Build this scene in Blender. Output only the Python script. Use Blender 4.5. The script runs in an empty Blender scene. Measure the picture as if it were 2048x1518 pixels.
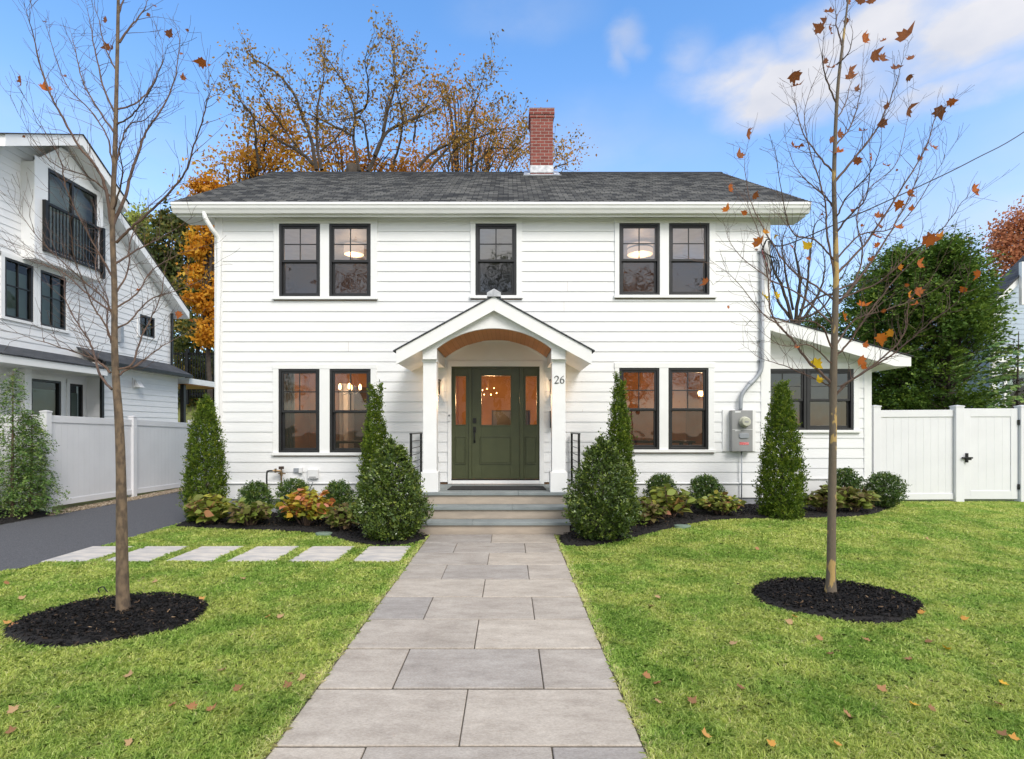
import bpy, math, random
import numpy as np
from mathutils import Vector, Matrix
random.seed(7); rng = np.random.default_rng(7)
D = bpy.data; S = bpy.context.scene; COL = S.collection
R = math.radians
# ---- measuring frame: photo pixel (2048 wide) at distance Y -> point -------
FL, HX, HY, CZ = 1110.0, 1018.0, 855.0, 1.6
def P(px, py, Y): return Vector(((px-HX)/FL*Y, Y, CZ+(HY-py)/FL*Y))
def ss(a, b, x):
    t = np.clip((x-a)/(b-a), 0, 1); return t*t*(3-2*t)
def g(x, y):
    x = np.asarray(x, float); y = np.asarray(y, float)
    r = .15*ss(.8, 3.5, x)*ss(5.5, 9.5, y)
    r = r + .012*np.sin(x*1.7+y*.6)*np.sin(y*1.3-x*.4)*ss(.9, 1.6, np.abs(x+.25))*ss(3.3, 4.0, 8-y)
    return r
def gf(x, y): return float(g(x, y))
# =============================== materials ==================================
def nt(name):
    m = D.materials.new(name); m.use_nodes = True
    n = m.node_tree.nodes; l = m.node_tree.links
    return m, n, l, n['Principled BSDF']
def ramp(n, stops):
    r = n.new('ShaderNodeValToRGB'); e = r.color_ramp.elements
    while len(e) < len(stops): e.new(.5)
    for i, (p, c) in enumerate(stops):
        e[i].position = p; e[i].color = (*c, 1)
    return r
def M(name, c, c2=None, rough=.6, scale=6, detail=6, stretch=(1, 1, 1), bump=0, bscale=60, metal=0, lo=.35, hi=.65, spec=.5, coat=0):
    m, n, l, b = nt(name)
    b.inputs['Roughness'].default_value = rough; b.inputs['Metallic'].default_value = metal
    b.inputs['Specular IOR Level'].default_value = spec
    if c2 is None: c2 = tuple(x*.86 for x in c)
    tc = n.new('ShaderNodeTexCoord'); mp = n.new('ShaderNodeMapping'); mp.inputs['Scale'].default_value = stretch
    l.new(tc.outputs['Object'], mp.inputs[0])
    no = n.new('ShaderNodeTexNoise'); no.inputs['Scale'].default_value = scale; no.inputs['Detail'].default_value = detail
    l.new(mp.outputs[0], no.inputs['Vector'])
    r = ramp(n, [(lo, c2), (hi, c)]); l.new(no.outputs[0], r.inputs[0]); l.new(r.outputs[0], b.inputs['Base Color'])
    if bump:
        n2 = n.new('ShaderNodeTexNoise'); n2.inputs['Scale'].default_value = bscale; n2.inputs['Detail'].default_value = 4
        l.new(mp.outputs[0], n2.inputs['Vector'])
        bp = n.new('ShaderNodeBump'); bp.inputs['Strength'].default_value = 1; bp.inputs['Distance'].default_value = bump
        l.new(n2.outputs[0], bp.inputs['Height']); l.new(bp.outputs[0], b.inputs['Normal'])
    return m
def Mrnd(name, stops, rough=.6, trans=.25, patch=None, pscale=.9, spec=.3, satt='rnd'):
    """foliage: colour by per-leaf random attribute, optional large patches"""
    m, n, l, b = nt(name)
    b.inputs['Roughness'].default_value = rough; b.inputs['Specular IOR Level'].default_value = spec
    a = n.new('ShaderNodeAttribute'); a.attribute_name = satt
    r = ramp(n, stops); l.new(a.outputs['Fac'], r.inputs[0]); out = r.outputs[0]
    if patch:
        tc = n.new('ShaderNodeTexCoord'); no = n.new('ShaderNodeTexNoise')
        no.inputs['Scale'].default_value = pscale; no.inputs['Detail'].default_value = 5; no.inputs['Roughness'].default_value = .62
        l.new(tc.outputs['Object'], no.inputs['Vector'])
        rr = ramp(n, [(.42, (0, 0, 0)), (.57, (1, 1, 1))]); l.new(no.outputs[0], rr.inputs[0])
        r2 = ramp(n, patch); l.new(a.outputs['Fac'], r2.inputs[0])
        mx = n.new('ShaderNodeMix'); mx.data_type = 'RGBA'
        l.new(rr.outputs[0], mx.inputs['Factor']); l.new(out, mx.inputs['A']); l.new(r2.outputs[0], mx.inputs['B']); out = mx.outputs['Result']
    l.new(out, b.inputs['Base Color'])
    if trans:
        t = n.new('ShaderNodeBsdfTranslucent'); l.new(out, t.inputs[0])
        ms = n.new('ShaderNodeMixShader'); ms.inputs[0].default_value = trans
        l.new(b.outputs[0], ms.inputs[1]); l.new(t.outputs[0], ms.inputs[2])
        l.new(ms.outputs[0], n['Material Output'].inputs[0])
    return m
def Mglass(name, tint=(1, 1, 1), refl=.10, haze=None, hz=0.0):
    m, n, l, b = nt(name)
    tr = n.new('ShaderNodeBsdfTransparent'); tr.inputs[0].default_value = (*tint, 1)
    gl = n.new('ShaderNodeBsdfGlossy'); gl.inputs['Roughness'].default_value = .015
    tc = n.new('ShaderNodeTexCoord'); no = n.new('ShaderNodeTexNoise'); no.inputs['Scale'].default_value = 1.6
    l.new(tc.outputs['Object'], no.inputs['Vector']); bp = n.new('ShaderNodeBump'); bp.inputs['Distance'].default_value = .006
    l.new(no.outputs[0], bp.inputs['Height']); l.new(bp.outputs[0], gl.inputs['Normal'])
    fr = n.new('ShaderNodeFresnel'); fr.inputs[0].default_value = 1.5
    ad = n.new('ShaderNodeMath'); ad.operation = 'ADD'; ad.inputs[1].default_value = refl; ad.use_clamp = True
    l.new(fr.outputs[0], ad.inputs[0])
    ms = n.new('ShaderNodeMixShader'); l.new(ad.outputs[0], ms.inputs[0]); l.new(tr.outputs[0], ms.inputs[1]); l.new(gl.outputs[0], ms.inputs[2])
    out = ms
    if hz:
        df = n.new('ShaderNodeBsdfDiffuse'); df.inputs[0].default_value = (*haze, 1)
        m2 = n.new('ShaderNodeMixShader'); m2.inputs[0].default_value = hz
        l.new(ms.outputs[0], m2.inputs[1]); l.new(df.outputs[0], m2.inputs[2]); out = m2
    l.new(out.outputs[0], n['Material Output'].inputs[0]); n.remove(b)
    return m
def Memit(name, c, s):
    m, n, l, b = nt(name); b.inputs['Base Color'].default_value = (*c, 1)
    b.inputs['Emission Color'].default_value = (*c, 1); b.inputs['Emission Strength'].default_value = s; return m
def Mbrick(name, c1, c2, mortar, w, h, msize, vec='xz', rough=.8, bump=.004, offset=.5, bias=0.0, stain=None):
    m, n, l, b = nt(name); b.inputs['Roughness'].default_value = rough
    tc = n.new('ShaderNodeTexCoord'); sp = n.new('ShaderNodeSeparateXYZ'); l.new(tc.outputs['Object'], sp.inputs[0])
    cb = n.new('ShaderNodeCombineXYZ')
    if vec == 'xz':
        ad = n.new('ShaderNodeMath'); ad.operation = 'ADD'; l.new(sp.outputs[0], ad.inputs[0]); l.new(sp.outputs[1], ad.inputs[1])
        l.new(ad.outputs[0], cb.inputs[0]); l.new(sp.outputs[2], cb.inputs[1])
    elif vec == 'yx': l.new(sp.outputs[1], cb.inputs[0]); l.new(sp.outputs[0], cb.inputs[1])
    else: l.new(sp.outputs[0], cb.inputs[0]); l.new(sp.outputs[1], cb.inputs[1])
    br = n.new('ShaderNodeTexBrick'); br.offset = offset
    br.inputs['Scale'].default_value = 1; br.inputs['Brick Width'].default_value = w; br.inputs['Row Height'].default_value = h
    br.inputs['Mortar Size'].default_value = msize; br.inputs['Mortar Smooth'].default_value = .2; br.inputs['Bias'].default_value = bias
    br.inputs['Color1'].default_value = (*c1, 1); br.inputs['Color2'].default_value = (*c2, 1); br.inputs['Mortar'].default_value = (*mortar, 1)
    l.new(cb.outputs[0], br.inputs[0])
    no = n.new('ShaderNodeTexNoise'); no.inputs['Scale'].default_value = 9 if vec == 'xz' else 1.3; no.inputs['Detail'].default_value = 8
    l.new(tc.outputs['Object'], no.inputs['Vector'])
    r = ramp(n, [(.3, (.84, .84, .84)), (.7, (1.08, 1.07, 1.05))]); l.new(no.outputs[0], r.inputs[0])
    mx = n.new('ShaderNodeMix'); mx.data_type = 'RGBA'; mx.blend_type = 'MULTIPLY'; mx.inputs['Factor'].default_value = 1
    l.new(br.outputs[0], mx.inputs['A']); l.new(r.outputs[0], mx.inputs['B']); l.new(mx.outputs['Result'], b.inputs['Base Color'])
    bp = n.new('ShaderNodeBump'); bp.inputs['Distance'].default_value = bump; bp.invert = True
    l.new(br.outputs['Fac'], bp.inputs['Height']); l.new(bp.outputs[0], b.inputs['Normal'])
    return m

m_siding = M('siding_paint', (.80, .80, .80), (.76, .765, .77), rough=.5, scale=3, stretch=(.4, 1, 4), bump=.0004, bscale=180)
m_trim = M('trim_paint', (.82, .82, .815), (.79, .79, .785), rough=.42, scale=4)
m_vinyl = M('vinyl_white', (.74, .74, .76), (.70, .70, .72), rough=.38, scale=2)
m_black = M('black_window_paint', (.018, .018, .020), (.012, .012, .013), rough=.38)
m_iron = M('black_iron', (.012, .012, .012), (.02, .02, .02), rough=.45, metal=.4)
m_green = M('door_green_paint', (.066, .075, .034), (.056, .064, .029), rough=.35, scale=5)
m_conc = M('foundation_concrete', (.36, .37, .39), (.24, .25, .27), rough=.9, scale=9, bump=.006, bscale=40)
m_riser = M('riser_stone', (.44, .37, .30), (.34, .29, .24), rough=.85, scale=5, stretch=(.5, 1, 2), bump=.002, bscale=50)
m_blue = M('bluestone', (.26, .29, .29), (.19, .215, .22), rough=.7, scale=3, bump=.0015, bscale=50)
m_asph = M('asphalt', (.135, .135, .145), (.045, .046, .052), rough=.85, scale=75, detail=6, bump=.006, bscale=150, lo=.3, hi=.72)
m_shing = Mbrick('roof_shingles', (.038, .038, .038), (.20, .197, .185), (.010, .010, .010), .19, .1212, .010, vec='xy', rough=.92, bump=.004, bias=-.1)
m_shing2 = Mbrick('neighbour_shingles', (.04, .045, .055), (.07, .075, .085), (.01, .01, .01), .3, .12, .006, vec='yx', rough=.9)
m_brick = Mbrick('chimney_brick', (.19, .042, .032), (.26, .066, .05), (.36, .29, .26), .205, .0765, .007, rough=.85)
m_lead = M('lead_flashing', (.55, .56, .58), (.33, .34, .36), rough=.45, metal=.6, scale=12)
m_wood = Mbrick('cedar_boards', (.54, .21, .06), (.62, .26, .085), (.36, .14, .05), 40, .072, .002, vec='yx', rough=.45, bump=.003, offset=0)
m_cond = M('conduit_grey', (.36, .38, .41), (.30, .32, .35), rough=.5, metal=.3)
m_meter = M('meter_box_grey', (.30, .30, .30), (.27, .27, .27), rough=.5)
m_brass = M('brass', (.28, .19, .10), (.16, .10, .05), rough=.4, metal=.7, scale=30)
m_white = M('plain_white', (.78, .78, .78), rough=.5)
m_redlab = M('red_label', (.62, .05, .06), (.7, .3, .3), rough=.5, scale=60, lo=.45, hi=.55)
m_mat = M('door_mat', (.028, .029, .032), (.018, .018, .02), rough=.95, scale=120, bump=.003, bscale=200)
m_mulch = M('mulch_dark', (.016, .013, .012), (.006, .005, .005), rough=.95, scale=40, bump=.02, bscale=60)
m_chips = Mrnd('mulch_chips', [(0, (.004, .004, .004)), (.6, (.011, .010, .010)), (.93, (.024, .018, .015)), (.985, (.09, .055, .03)), (1, (.32, .22, .13))], rough=.85, trans=0, spec=.25)
m_soil = M('lawn_soil', (.22, .25, .07), (.15, .14, .06), rough=1, scale=5, detail=9, bump=.01, bscale=60)
m_gravel = M('gravel', (.42, .33, .23), (.24, .18, .12), rough=.9, scale=30)
m_pebble = Mrnd('gravel_pebbles', [(0, (.22, .15, .09)), (.5, (.42, .33, .22)), (1, (.6, .52, .42))], rough=.7, trans=0)
m_glass = Mglass('window_glass', (.66, .62, .58), refl=.05)
m_glassD = Mglass('door_glass', (.86, .84, .82), refl=.06)
m_glassW = Mglass('wing_window_glass', (.30, .31, .34), refl=.04)
m_glassU = Mglass('upper_window_glass', (.48, .48, .52), refl=.20)
m_screen = Mglass('insect_screened_glass', (.25, .24, .24), refl=.02, haze=(.10, .10, .12), hz=.08)
m_screenU = Mglass('upper_insect_screened_glass', (.22, .22, .24), refl=.07, haze=(.11, .11, .13), hz=.10)
m_glassN = Mglass('neighbour_glass', (.60, .66, .62), refl=.0)
m_room = M('room_wall_paint', (.50, .27, .13), (.34, .17, .08), rough=.7, scale=1)
m_roomU = M('upstairs_room_paint', (.42, .37, .33), (.37, .33, .30), rough=.7, scale=1)
m_hall = M('hall_wall_wood', (.46, .27, .12), (.36, .20, .08), rough=.6, scale=2)
m_floorw = M('floor_wood', (.30, .16, .08), (.22, .11, .05), rough=.4, stretch=(8, 1, 1))
m_bulb = Memit('bulb_glow', (1, .66, .30), 5)
m_shade = Memit('lamp_shade_glow', (1, .74, .50), .50)
m_bark = M('young_bark', (.17, .118, .075), (.082, .058, .040), rough=.9, scale=26, stretch=(1, 1, .5), bump=.008, bscale=45, lo=.38, hi=.60)
m_barkP = M('flaking_bark', (.135, .105, .075), (.40, .27, .10), rough=.9, scale=11, stretch=(1, 1, .40), detail=5, lo=.405, hi=.43, bump=.005, bscale=50)
m_twig = M('twig_bark', (.14, .085, .06), (.085, .055, .045), rough=.85, scale=10)
m_barkD = M('dark_bark', (.075, .058, .045), (.04, .032, .027), rough=.95, scale=5, bump=.01, bscale=20)
LEAF_ORANGE = [(0, (.20, .085, .045)), (.35, (.36, .12, .04)), (.7, (.52, .13, .015)), (.87, (.60, .22, .015)), (.92, (.62, .36, .01)), (1, (.66, .44, .01))]
m_leafO = Mrnd('plane_leaves', LEAF_ORANGE, rough=.7, trans=.35)
m_arb = Mrnd('arborvitae_green', [(0, (.036, .072, .009)), (.5, (.10, .165, .014)), (.85, (.23, .285, .026)), (1, (.42, .40, .05))], rough=.6, trans=.25)
m_arbB = Mrnd('big_evergreen_green', [(0, (.034, .078, .014)), (.5, (.10, .18, .026)), (.85, (.24, .33, .046)), (1, (.40, .46, .08))], rough=.6, trans=.25)
m_holly = Mrnd('holly_green', [(0, (.032, .062, .016)), (.5, (.085, .135, .024)), (.8, (.20, .255, .045)), (.93, (.38, .40, .09)), (1, (.52, .50, .22))], rough=.28, trans=.12, spec=.6)
m_box = Mrnd('boxwood_green', [(0, (.03, .07, .016)), (.55, (.08, .145, .027)), (1, (.32, .36, .08))], rough=.35, trans=.15, spec=.5)
m_hem = Mrnd('hemlock_green', [(0, (.06, .13, .035)), (.5, (.14, .25, .06)), (1, (.34, .42, .12))], rough=.6, trans=.25)
m_hyG = Mrnd('hydrangea_yellow_green', [(0, (.24, .11, .06)), (.25, (.18, .22, .05)), (.6, (.26, .32, .06)), (.8, (.44, .40, .07)), (.9, (.50, .24, .12)), (1, (.56, .25, .18))], rough=.5, trans=.3)
m_hyO = Mrnd('hydrangea_orange', [(0, (.22, .28, .05)), (.35, (.38, .38, .05)), (.6, (.62, .38, .05)), (.78, (.60, .22, .09)), (1, (.62, .27, .20))], rough=.5, trans=.3)
m_hyD = Mrnd('hydrangea_dull', [(0, (.17, .10, .06)), (.35, (.19, .16, .06)), (.7, (.20, .27, .05)), (1, (.40, .38, .09))], rough=.5, trans=.3)
m_tYel = Mrnd('yellow_maple_leaves', [(0, (.42, .17, .02)), (.4, (.66, .30, .025)), (.8, (.78, .44, .04)), (1, (.80, .56, .08))], trans=.5)
m_tOr = Mrnd('orange_oak_leaves', [(0, (.24, .11, .03)), (.4, (.46, .21, .04)), (.75, (.62, .29, .045)), (1, (.66, .42, .08))], trans=.5)
m_tYO = Mrnd('golden_oak_leaves', [(0, (.26, .12, .03)), (.4, (.52, .25, .04)), (.75, (.70, .38, .05)), (1, (.72, .50, .10))], trans=.5)
m_tOl = Mrnd('olive_leaves', [(0, (.12, .075, .02)), (.5, (.34, .20, .035)), (1, (.52, .31, .06))], trans=.35)
m_tGr = Mrnd('green_turning_leaves', [(0, (.040, .060, .018)), (.5, (.09, .12, .03)), (.8, (.22, .20, .04)), (1, (.56, .28, .04))], trans=.35)
m_tLg = Mrnd('light_green_leaves', [(0, (.20, .26, .06)), (.6, (.36, .42, .09)), (1, (.50, .52, .16))], trans=.4)
m_tRd = Mrnd('red_brown_leaves', [(0, (.26, .09, .05)), (.5, (.50, .19, .09)), (1, (.64, .32, .16))], trans=.35)
m_grass = Mrnd('grass_blades', [(0, (.13, .26, .035)), (.45, (.37, .56, .10)), (.85, (.60, .75, .21)), (.96, (.80, .78, .36)), (1, (.88, .76, .44))], rough=.5, trans=.5,
               patch=[(0, (.24, .35, .05)), (.45, (.62, .71, .17)), (.8, (.84, .86, .34)), (1, (.90, .80, .46))], pscale=1.7)

# =============================== mesh helpers ===============================
ORG = {}
def setprops(o, label=None, cat=None, group=None, kind=None):
    if label: o['label'] = label
    if cat: o['category'] = cat
    if group: o['group'] = group
    if kind: o['kind'] = kind
    return o
def thing(name, loc, label, cat, group=None):
    o = D.objects.new(name, None); COL.objects.link(o); o.location = loc; o.empty_display_size = .2
    ORG[o.name] = Vector(loc); return setprops(o, label, cat, group)
class MB:
    def __init__(s): s.v = []; s.f = []; s.r = []
    def face(s, pts, rnd=0.):
        i = len(s.v); s.v += [tuple(p) for p in pts]; s.f.append(tuple(range(i, i+len(pts)))); s.r.append(rnd); return s
    def box(s, x0, x1, y0, y1, z0, z1, rnd=0.):
        i = len(s.v)
        s.v += [(x, y, z) for z in (z0, z1) for y in (y0, y1) for x in (x0, x1)]
        for q in ((0, 2, 3, 1), (4, 5, 7, 6), (0, 1, 5, 4), (2, 6, 7, 3), (0, 4, 6, 2), (1, 3, 7, 5)):
            s.f.append(tuple(i+k for k in q)); s.r.append(rnd)
        return s
    def prism(s, pts, vec, rnd=0.):
        n = len(pts); i = len(s.v); v = Vector(vec)
        s.v += [tuple(p) for p in pts]+[tuple(Vector(p)+v) for p in pts]
        s.f.append(tuple(i+k for k in range(n))); s.r.append(rnd)
        s.f.append(tuple(i+n+k for k in reversed(range(n)))); s.r.append(rnd)
        for k in range(n):
            s.f.append((i+k, i+n+k, i+n+(k+1) % n, i+(k+1) % n)); s.r.append(rnd)
        return s
    def tube(s, path, rad, n=6, rnd=0., cap=True):
        path = [Vector(p) for p in path]; N = len(path)
        if not hasattr(rad, '__len__'): rad = [rad]*N
        i = len(s.v); ref = None
        for k, p in enumerate(path):
            d = (path[min(k+1, N-1)]-path[max(k-1, 0)])
            if d.length < 1e-9: d = Vector((0, 0, 1))
            d.normalize()
            if ref is None: ref = d.orthogonal().normalized()
            else:
                ref = (ref-d*ref.dot(d))
                ref = ref.normalized() if ref.length > 1e-6 else d.orthogonal().normalized()
            b = d.cross(ref)
            for a in range(n):
                t = 2*math.pi*a/n; q = p+(ref*math.cos(t)+b*math.sin(t))*rad[k]; s.v.append((q.x, q.y, q.z))
        for k in range(N-1):
            for a in range(n):
                s.f.append((i+k*n+a, i+k*n+(a+1) % n, i+(k+1)*n+(a+1) % n, i+(k+1)*n+a)); s.r.append(rnd)
        if cap and n > 3:
            s.f.append(tuple(i+a for a in reversed(range(n)))); s.f.append(tuple(i+(N-1)*n+a for a in range(n))); s.r += [rnd, rnd]
        return s
    def build(s, name, mat, parent=None, loc=None, bevel=0, smooth=False, seg=2, **kw):
        org = ORG[parent.name] if parent is not None else Vector(loc if loc is not None else (0, 0, 0))
        me = D.meshes.new(name); ov = org
        me.from_pydata([(a-ov.x, b-ov.y, c-ov.z) for a, b, c in s.v], [], s.f)
        if any(s.r):
            at = me.attributes.new('rnd', 'FLOAT', 'FACE'); at.data.foreach_set('value', np.array(s.r, dtype=np.float32))
        me.materials.append(mat); me.update()
        if smooth: me.shade_smooth()
        o = D.objects.new(name, me); COL.objects.link(o)
        if parent is None: o.location = org
        else: o.parent = parent
        ORG[o.name] = org
        if bevel:
            bv = o.modifiers.new('bevel', 'BEVEL'); bv.width = bevel; bv.segments = seg; bv.limit_method = 'ANGLE'; bv.angle_limit = R(40)
        return setprops(o, **kw)
def npmesh(name, V, k, rnd, mat, parent=None, loc=None, faces=None, smooth=False, **kw):
    """V (N*k,3): N polygons of k verts each"""
    org = ORG[parent.name] if parent is not None else Vector(loc if loc is not None else (0, 0, 0))
    V = np.ascontiguousarray(V.reshape(-1, 3)-np.array(org), dtype=np.float32)
    me = D.meshes.new(name); nv = len(V)
    me.vertices.add(nv); me.vertices.foreach_set('co', V.ravel())
    if faces is None:
        nf = nv//k; me.loops.add(nv); me.loops.foreach_set('vertex_index', np.arange(nv, dtype=np.int32))
        me.polygons.add(nf); me.polygons.foreach_set('loop_start', np.arange(0, nv, k, dtype=np.int32))
    else:
        F = np.ascontiguousarray(faces, dtype=np.int32); nf, kk = F.shape
        me.loops.add(nf*kk); me.loops.foreach_set('vertex_index', F.ravel())
        me.polygons.add(nf); me.polygons.foreach_set('loop_start', np.arange(0, nf*kk, kk, dtype=np.int32))
    me.update(calc_edges=True)
    if rnd is not None:
        at = me.attributes.new('rnd', 'FLOAT', 'FACE'); at.data.foreach_set('value', np.asarray(rnd, dtype=np.float32))
    me.materials.append(mat)
    if smooth: me.shade_smooth()
    o = D.objects.new(name, me); COL.objects.link(o)
    if parent is None: o.location = org
    else: o.parent = parent
    ORG[o.name] = org
    return setprops(o, **kw)
def norm(a): return a/np.maximum(np.linalg.norm(a, axis=-1, keepdims=True), 1e-9)
SH_DIAM = np.array([(0, 0, 0), (.45, .30, .05), (1, 0, -.05), (.45, -.30, .05)])
SH_LEAF = np.array([(0, 0, 0), (.25, .24, .06), (.6, .26, .05), (1, 0, -.12), (.6, -.26, .05), (.25, -.24, .06)])
SH_SPRAY = np.array([(0, -.05, 0), (.35, -.28, 0), (.75, -.36, -.06), (.72, -.12, -.02), (1.0, 0, -.1), (.72, .12, -.02), (.75, .36, -.06), (.35, .28, 0), (0, .05, 0)])
SH_MAPLE = np.array([(0, 0, 0), (-.05, .28, .02), (.18, .30, 0), (.22, .55, .06), (.42, .36, .02), (.55, .42, .04), (.62, .22, .0), (1.0, 0, .10),
                     (.62, -.22, .0), (.55, -.42, .04), (.42, -.36, .02), (.22, -.55, .06), (.18, -.30, 0), (-.05, -.28, .02)])
def leaves(name, pos, d, nrm, size, shape, rnd, mat, parent=None, **kw):
    pos = np.asarray(pos, float); d = norm(np.asarray(d, float)); nrm = np.asarray(nrm, float)
    s = norm(np.cross(nrm, d)); nn = np.cross(d, s)
    size = np.asarray(size, float).reshape(-1, 1, 1)
    V = pos[:, None, :]+size*(d[:, None, :]*shape[None, :, 0:1]+s[:, None, :]*shape[None, :, 1:2]+nn[:, None, :]*shape[None, :, 2:3])
    return npmesh(name, V, len(shape), rnd, mat, parent, **kw)
def rv(n): return norm(rng.normal(size=(n, 3)))
def inpoly(x, y, poly):
    x = np.asarray(x); y = np.asarray(y); c = np.zeros(x.shape, bool); n = len(poly); j = n-1
    for i in range(n):
        xi, yi = poly[i]; xj, yj = poly[j]
        if yi != yj: c ^= ((yi > y) != (yj > y)) & (x < (xj-xi)*(y-yi)/(yj-yi)+xi)
        j = i
    return c
def smoothpoly(pts, it=3):
    for _ in range(it):
        q = []
        for a, b in zip(pts, pts[1:]):
            q += [(a[0]*.75+b[0]*.25, a[1]*.75+b[1]*.25), (a[0]*.25+b[0]*.75, a[1]*.25+b[1]*.75)]
        pts = [pts[0]]+q+[pts[-1]]
    return pts
def catmull(pts, n=5):
    pts = [Vector(p) for p in pts]; out = []
    e = [pts[0]*2-pts[1]]+pts+[pts[-1]*2-pts[-2]]
    for i in range(1, len(e)-2):
        a, b, c, d = e[i-1:i+3]
        for k in range(n):
            t = k/n; out.append(.5*((2*b)+(c-a)*t+(2*a-5*b+4*c-d)*t*t+(3*b-3*c+d-a)*t**3))
    out.append(pts[-1]); return out

# =============================== world and light ============================
CLV, CFILL = 3.35, 6.0
SUN_EL, SUN_AZ = R(44), R(152)      # azimuth: where the sun stands, clockwise from +Y
w = D.worlds.new('World'); S.world = w; w.use_nodes = True
n = w.node_tree.nodes; l = w.node_tree.links; bg = n['Background']
sky = n.new('ShaderNodeTexSky'); sky.sky_type = 'NISHITA'; sky.sun_disc = False
sky.sun_elevation = SUN_EL; sky.sun_rotation = SUN_AZ; sky.air_density = 1.0; sky.dust_density = .6; sky.ozone_density = 2.2
hs = n.new('ShaderNodeHueSaturation'); hs.inputs['Saturation'].default_value = 1.22; hs.inputs['Value'].default_value = 1.42
l.new(sky.outputs[0], hs.inputs['Color'])
tc = n.new('ShaderNodeTexCoord')
def vmath(op, a, b=None):
    q = n.new('ShaderNodeVectorMath'); q.operation = op; l.new(a, q.inputs[0])
    if b is not None:
        if isinstance(b, (tuple, Vector)): q.inputs[1].default_value = b
        else: l.new(b, q.inputs[1])
    return q
def smath(op, a, b):
    q = n.new('ShaderNodeMath'); q.operation = op
    for i, x in enumerate((a, b)):
        if isinstance(x, (int, float)): q.inputs[i].default_value = x
        else: l.new(x, q.inputs[i])
    return q.outputs[0]
no = n.new('ShaderNodeTexNoise'); no.inputs['Scale'].default_value = 5.5; no.inputs['Detail'].default_value = 9; no.inputs['Roughness'].default_value = .56
mpn = n.new('ShaderNodeMapping'); mpn.inputs['Scale'].default_value = (1, 1, 1.9); l.new(tc.outputs['Generated'], mpn.inputs[0]); l.new(mpn.outputs[0], no.inputs[0])
warp = vmath('SCALE', no.outputs['Color']); warp.inputs['Scale'].default_value = .085
dirw = vmath('ADD', tc.outputs['Generated'], warp.outputs[0])
def clouds(lst, sharp):
    acc = None
    for (c, wx, wz, amp) in lst:
        c = c.normalized()+Vector((.0425, .0425, .0425))
        d_ = vmath('SUBTRACT', dirw.outputs[0], tuple(c)); s_ = vmath('MULTIPLY', d_.outputs[0], (1/wx, 1/wx, 1/wz))
        ln = vmath('LENGTH', s_.outputs[0])
        mr = n.new('ShaderNodeMapRange'); mr.interpolation_type = 'SMOOTHSTEP'
        mr.inputs[1].default_value = 0; mr.inputs[2].default_value = 1.5; mr.inputs[3].default_value = amp; mr.inputs[4].default_value = 0
        l.new(ln.outputs['Value'], mr.inputs[0])
        acc = mr.outputs[0] if acc is None else smath('MAXIMUM', acc, mr.outputs[0])
    nz = smath('MULTIPLY', smath('SUBTRACT', no.outputs[0], .5), sharp); q = smath('MULTIPLY', acc, smath('ADD', nz, 1.0))
    cl = n.new('ShaderNodeClamp'); l.new(q, cl.inputs[0]); cl.inputs[2].default_value = .93; return cl.outputs[0]
def PD(px, py): return P(px, py, 1.)-Vector((0, 0, CZ))
fac = clouds([(PD(a, b), wx, wz, amp) for (a, b, wx, wz, amp) in ((1470, 160, .085, .036, .80), (1560, 178, .10, .036, .95), (1660, 175, .10, .030, .7), (1640, 62, .055, .035, .65), (1760, 60, .10, .032, .85), (1860, 85, .07, .025, .6), (1980, 38, .12, .040, 1.0), (1800, 18, .10, .02, .7), (1890, 165, .075, .020, .72), (1990, 155, .06, .018, .6), (1790, 185, .06, .018, .4),
              (1262, 62, .028, .022, .34), (1245, 100, .014, .035, .30), (1285, 85, .018, .016, .25), (1385, 110, .030, .045, .34), (1050, 10, .10, .03, .15), (1180, 300, .2, .06, .15), (300, 330, .3, .06, .12), (-700, 300, .5, .14, .5), (2700, 350, .5, .12, .4))], 4.2)
CLOUD = n.new('ShaderNodeRGB'); CLOUD.outputs[0].default_value = (CLV*1.03, CLV*1.03, CLV*1.09, 1)
cn = n.new('ShaderNodeTexNoise'); cn.inputs['Scale'].default_value = 7; cn.inputs['Detail'].default_value = 6; l.new(mpn.outputs[0], cn.inputs[0])
cr = ramp(n, [(.35, (.84, .87, .92)), (.62, (1.05, 1.04, 1.02))]); l.new(cn.outputs[0], cr.inputs[0])
cm = n.new('ShaderNodeMix'); cm.data_type = 'RGBA'; cm.blend_type = 'MULTIPLY'; cm.inputs['Factor'].default_value = 1; l.new(CLOUD.outputs[0], cm.inputs['A']); l.new(cr.outputs[0], cm.inputs['B'])
mx0 = n.new('ShaderNodeMix'); mx0.data_type = 'RGBA'; l.new(fac, mx0.inputs['Factor']); l.new(hs.outputs[0], mx0.inputs['A']); l.new(cm.outputs['Result'], mx0.inputs['B'])
# paler air towards the horizon
sx = n.new('ShaderNodeSeparateXYZ'); l.new(tc.outputs['Generated'], sx.inputs[0]); hz_ = n.new('ShaderNodeMapRange'); hz_.interpolation_type = 'SMOOTHSTEP'
hz_.inputs[1].default_value = .10; hz_.inputs[2].default_value = .62; hz_.inputs[3].default_value = .34; hz_.inputs[4].default_value = .02; l.new(sx.outputs['Z'], hz_.inputs[0])
mh = n.new('ShaderNodeMix'); mh.data_type = 'RGBA'; l.new(hz_.outputs[0], mh.inputs['Factor']); l.new(hs.outputs[0], mh.inputs['A']); mh.inputs['B'].default_value = (CLV, CLV, CLV*1.12, 1); l.new(mh.outputs['Result'], mx0.inputs['A'])
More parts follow.
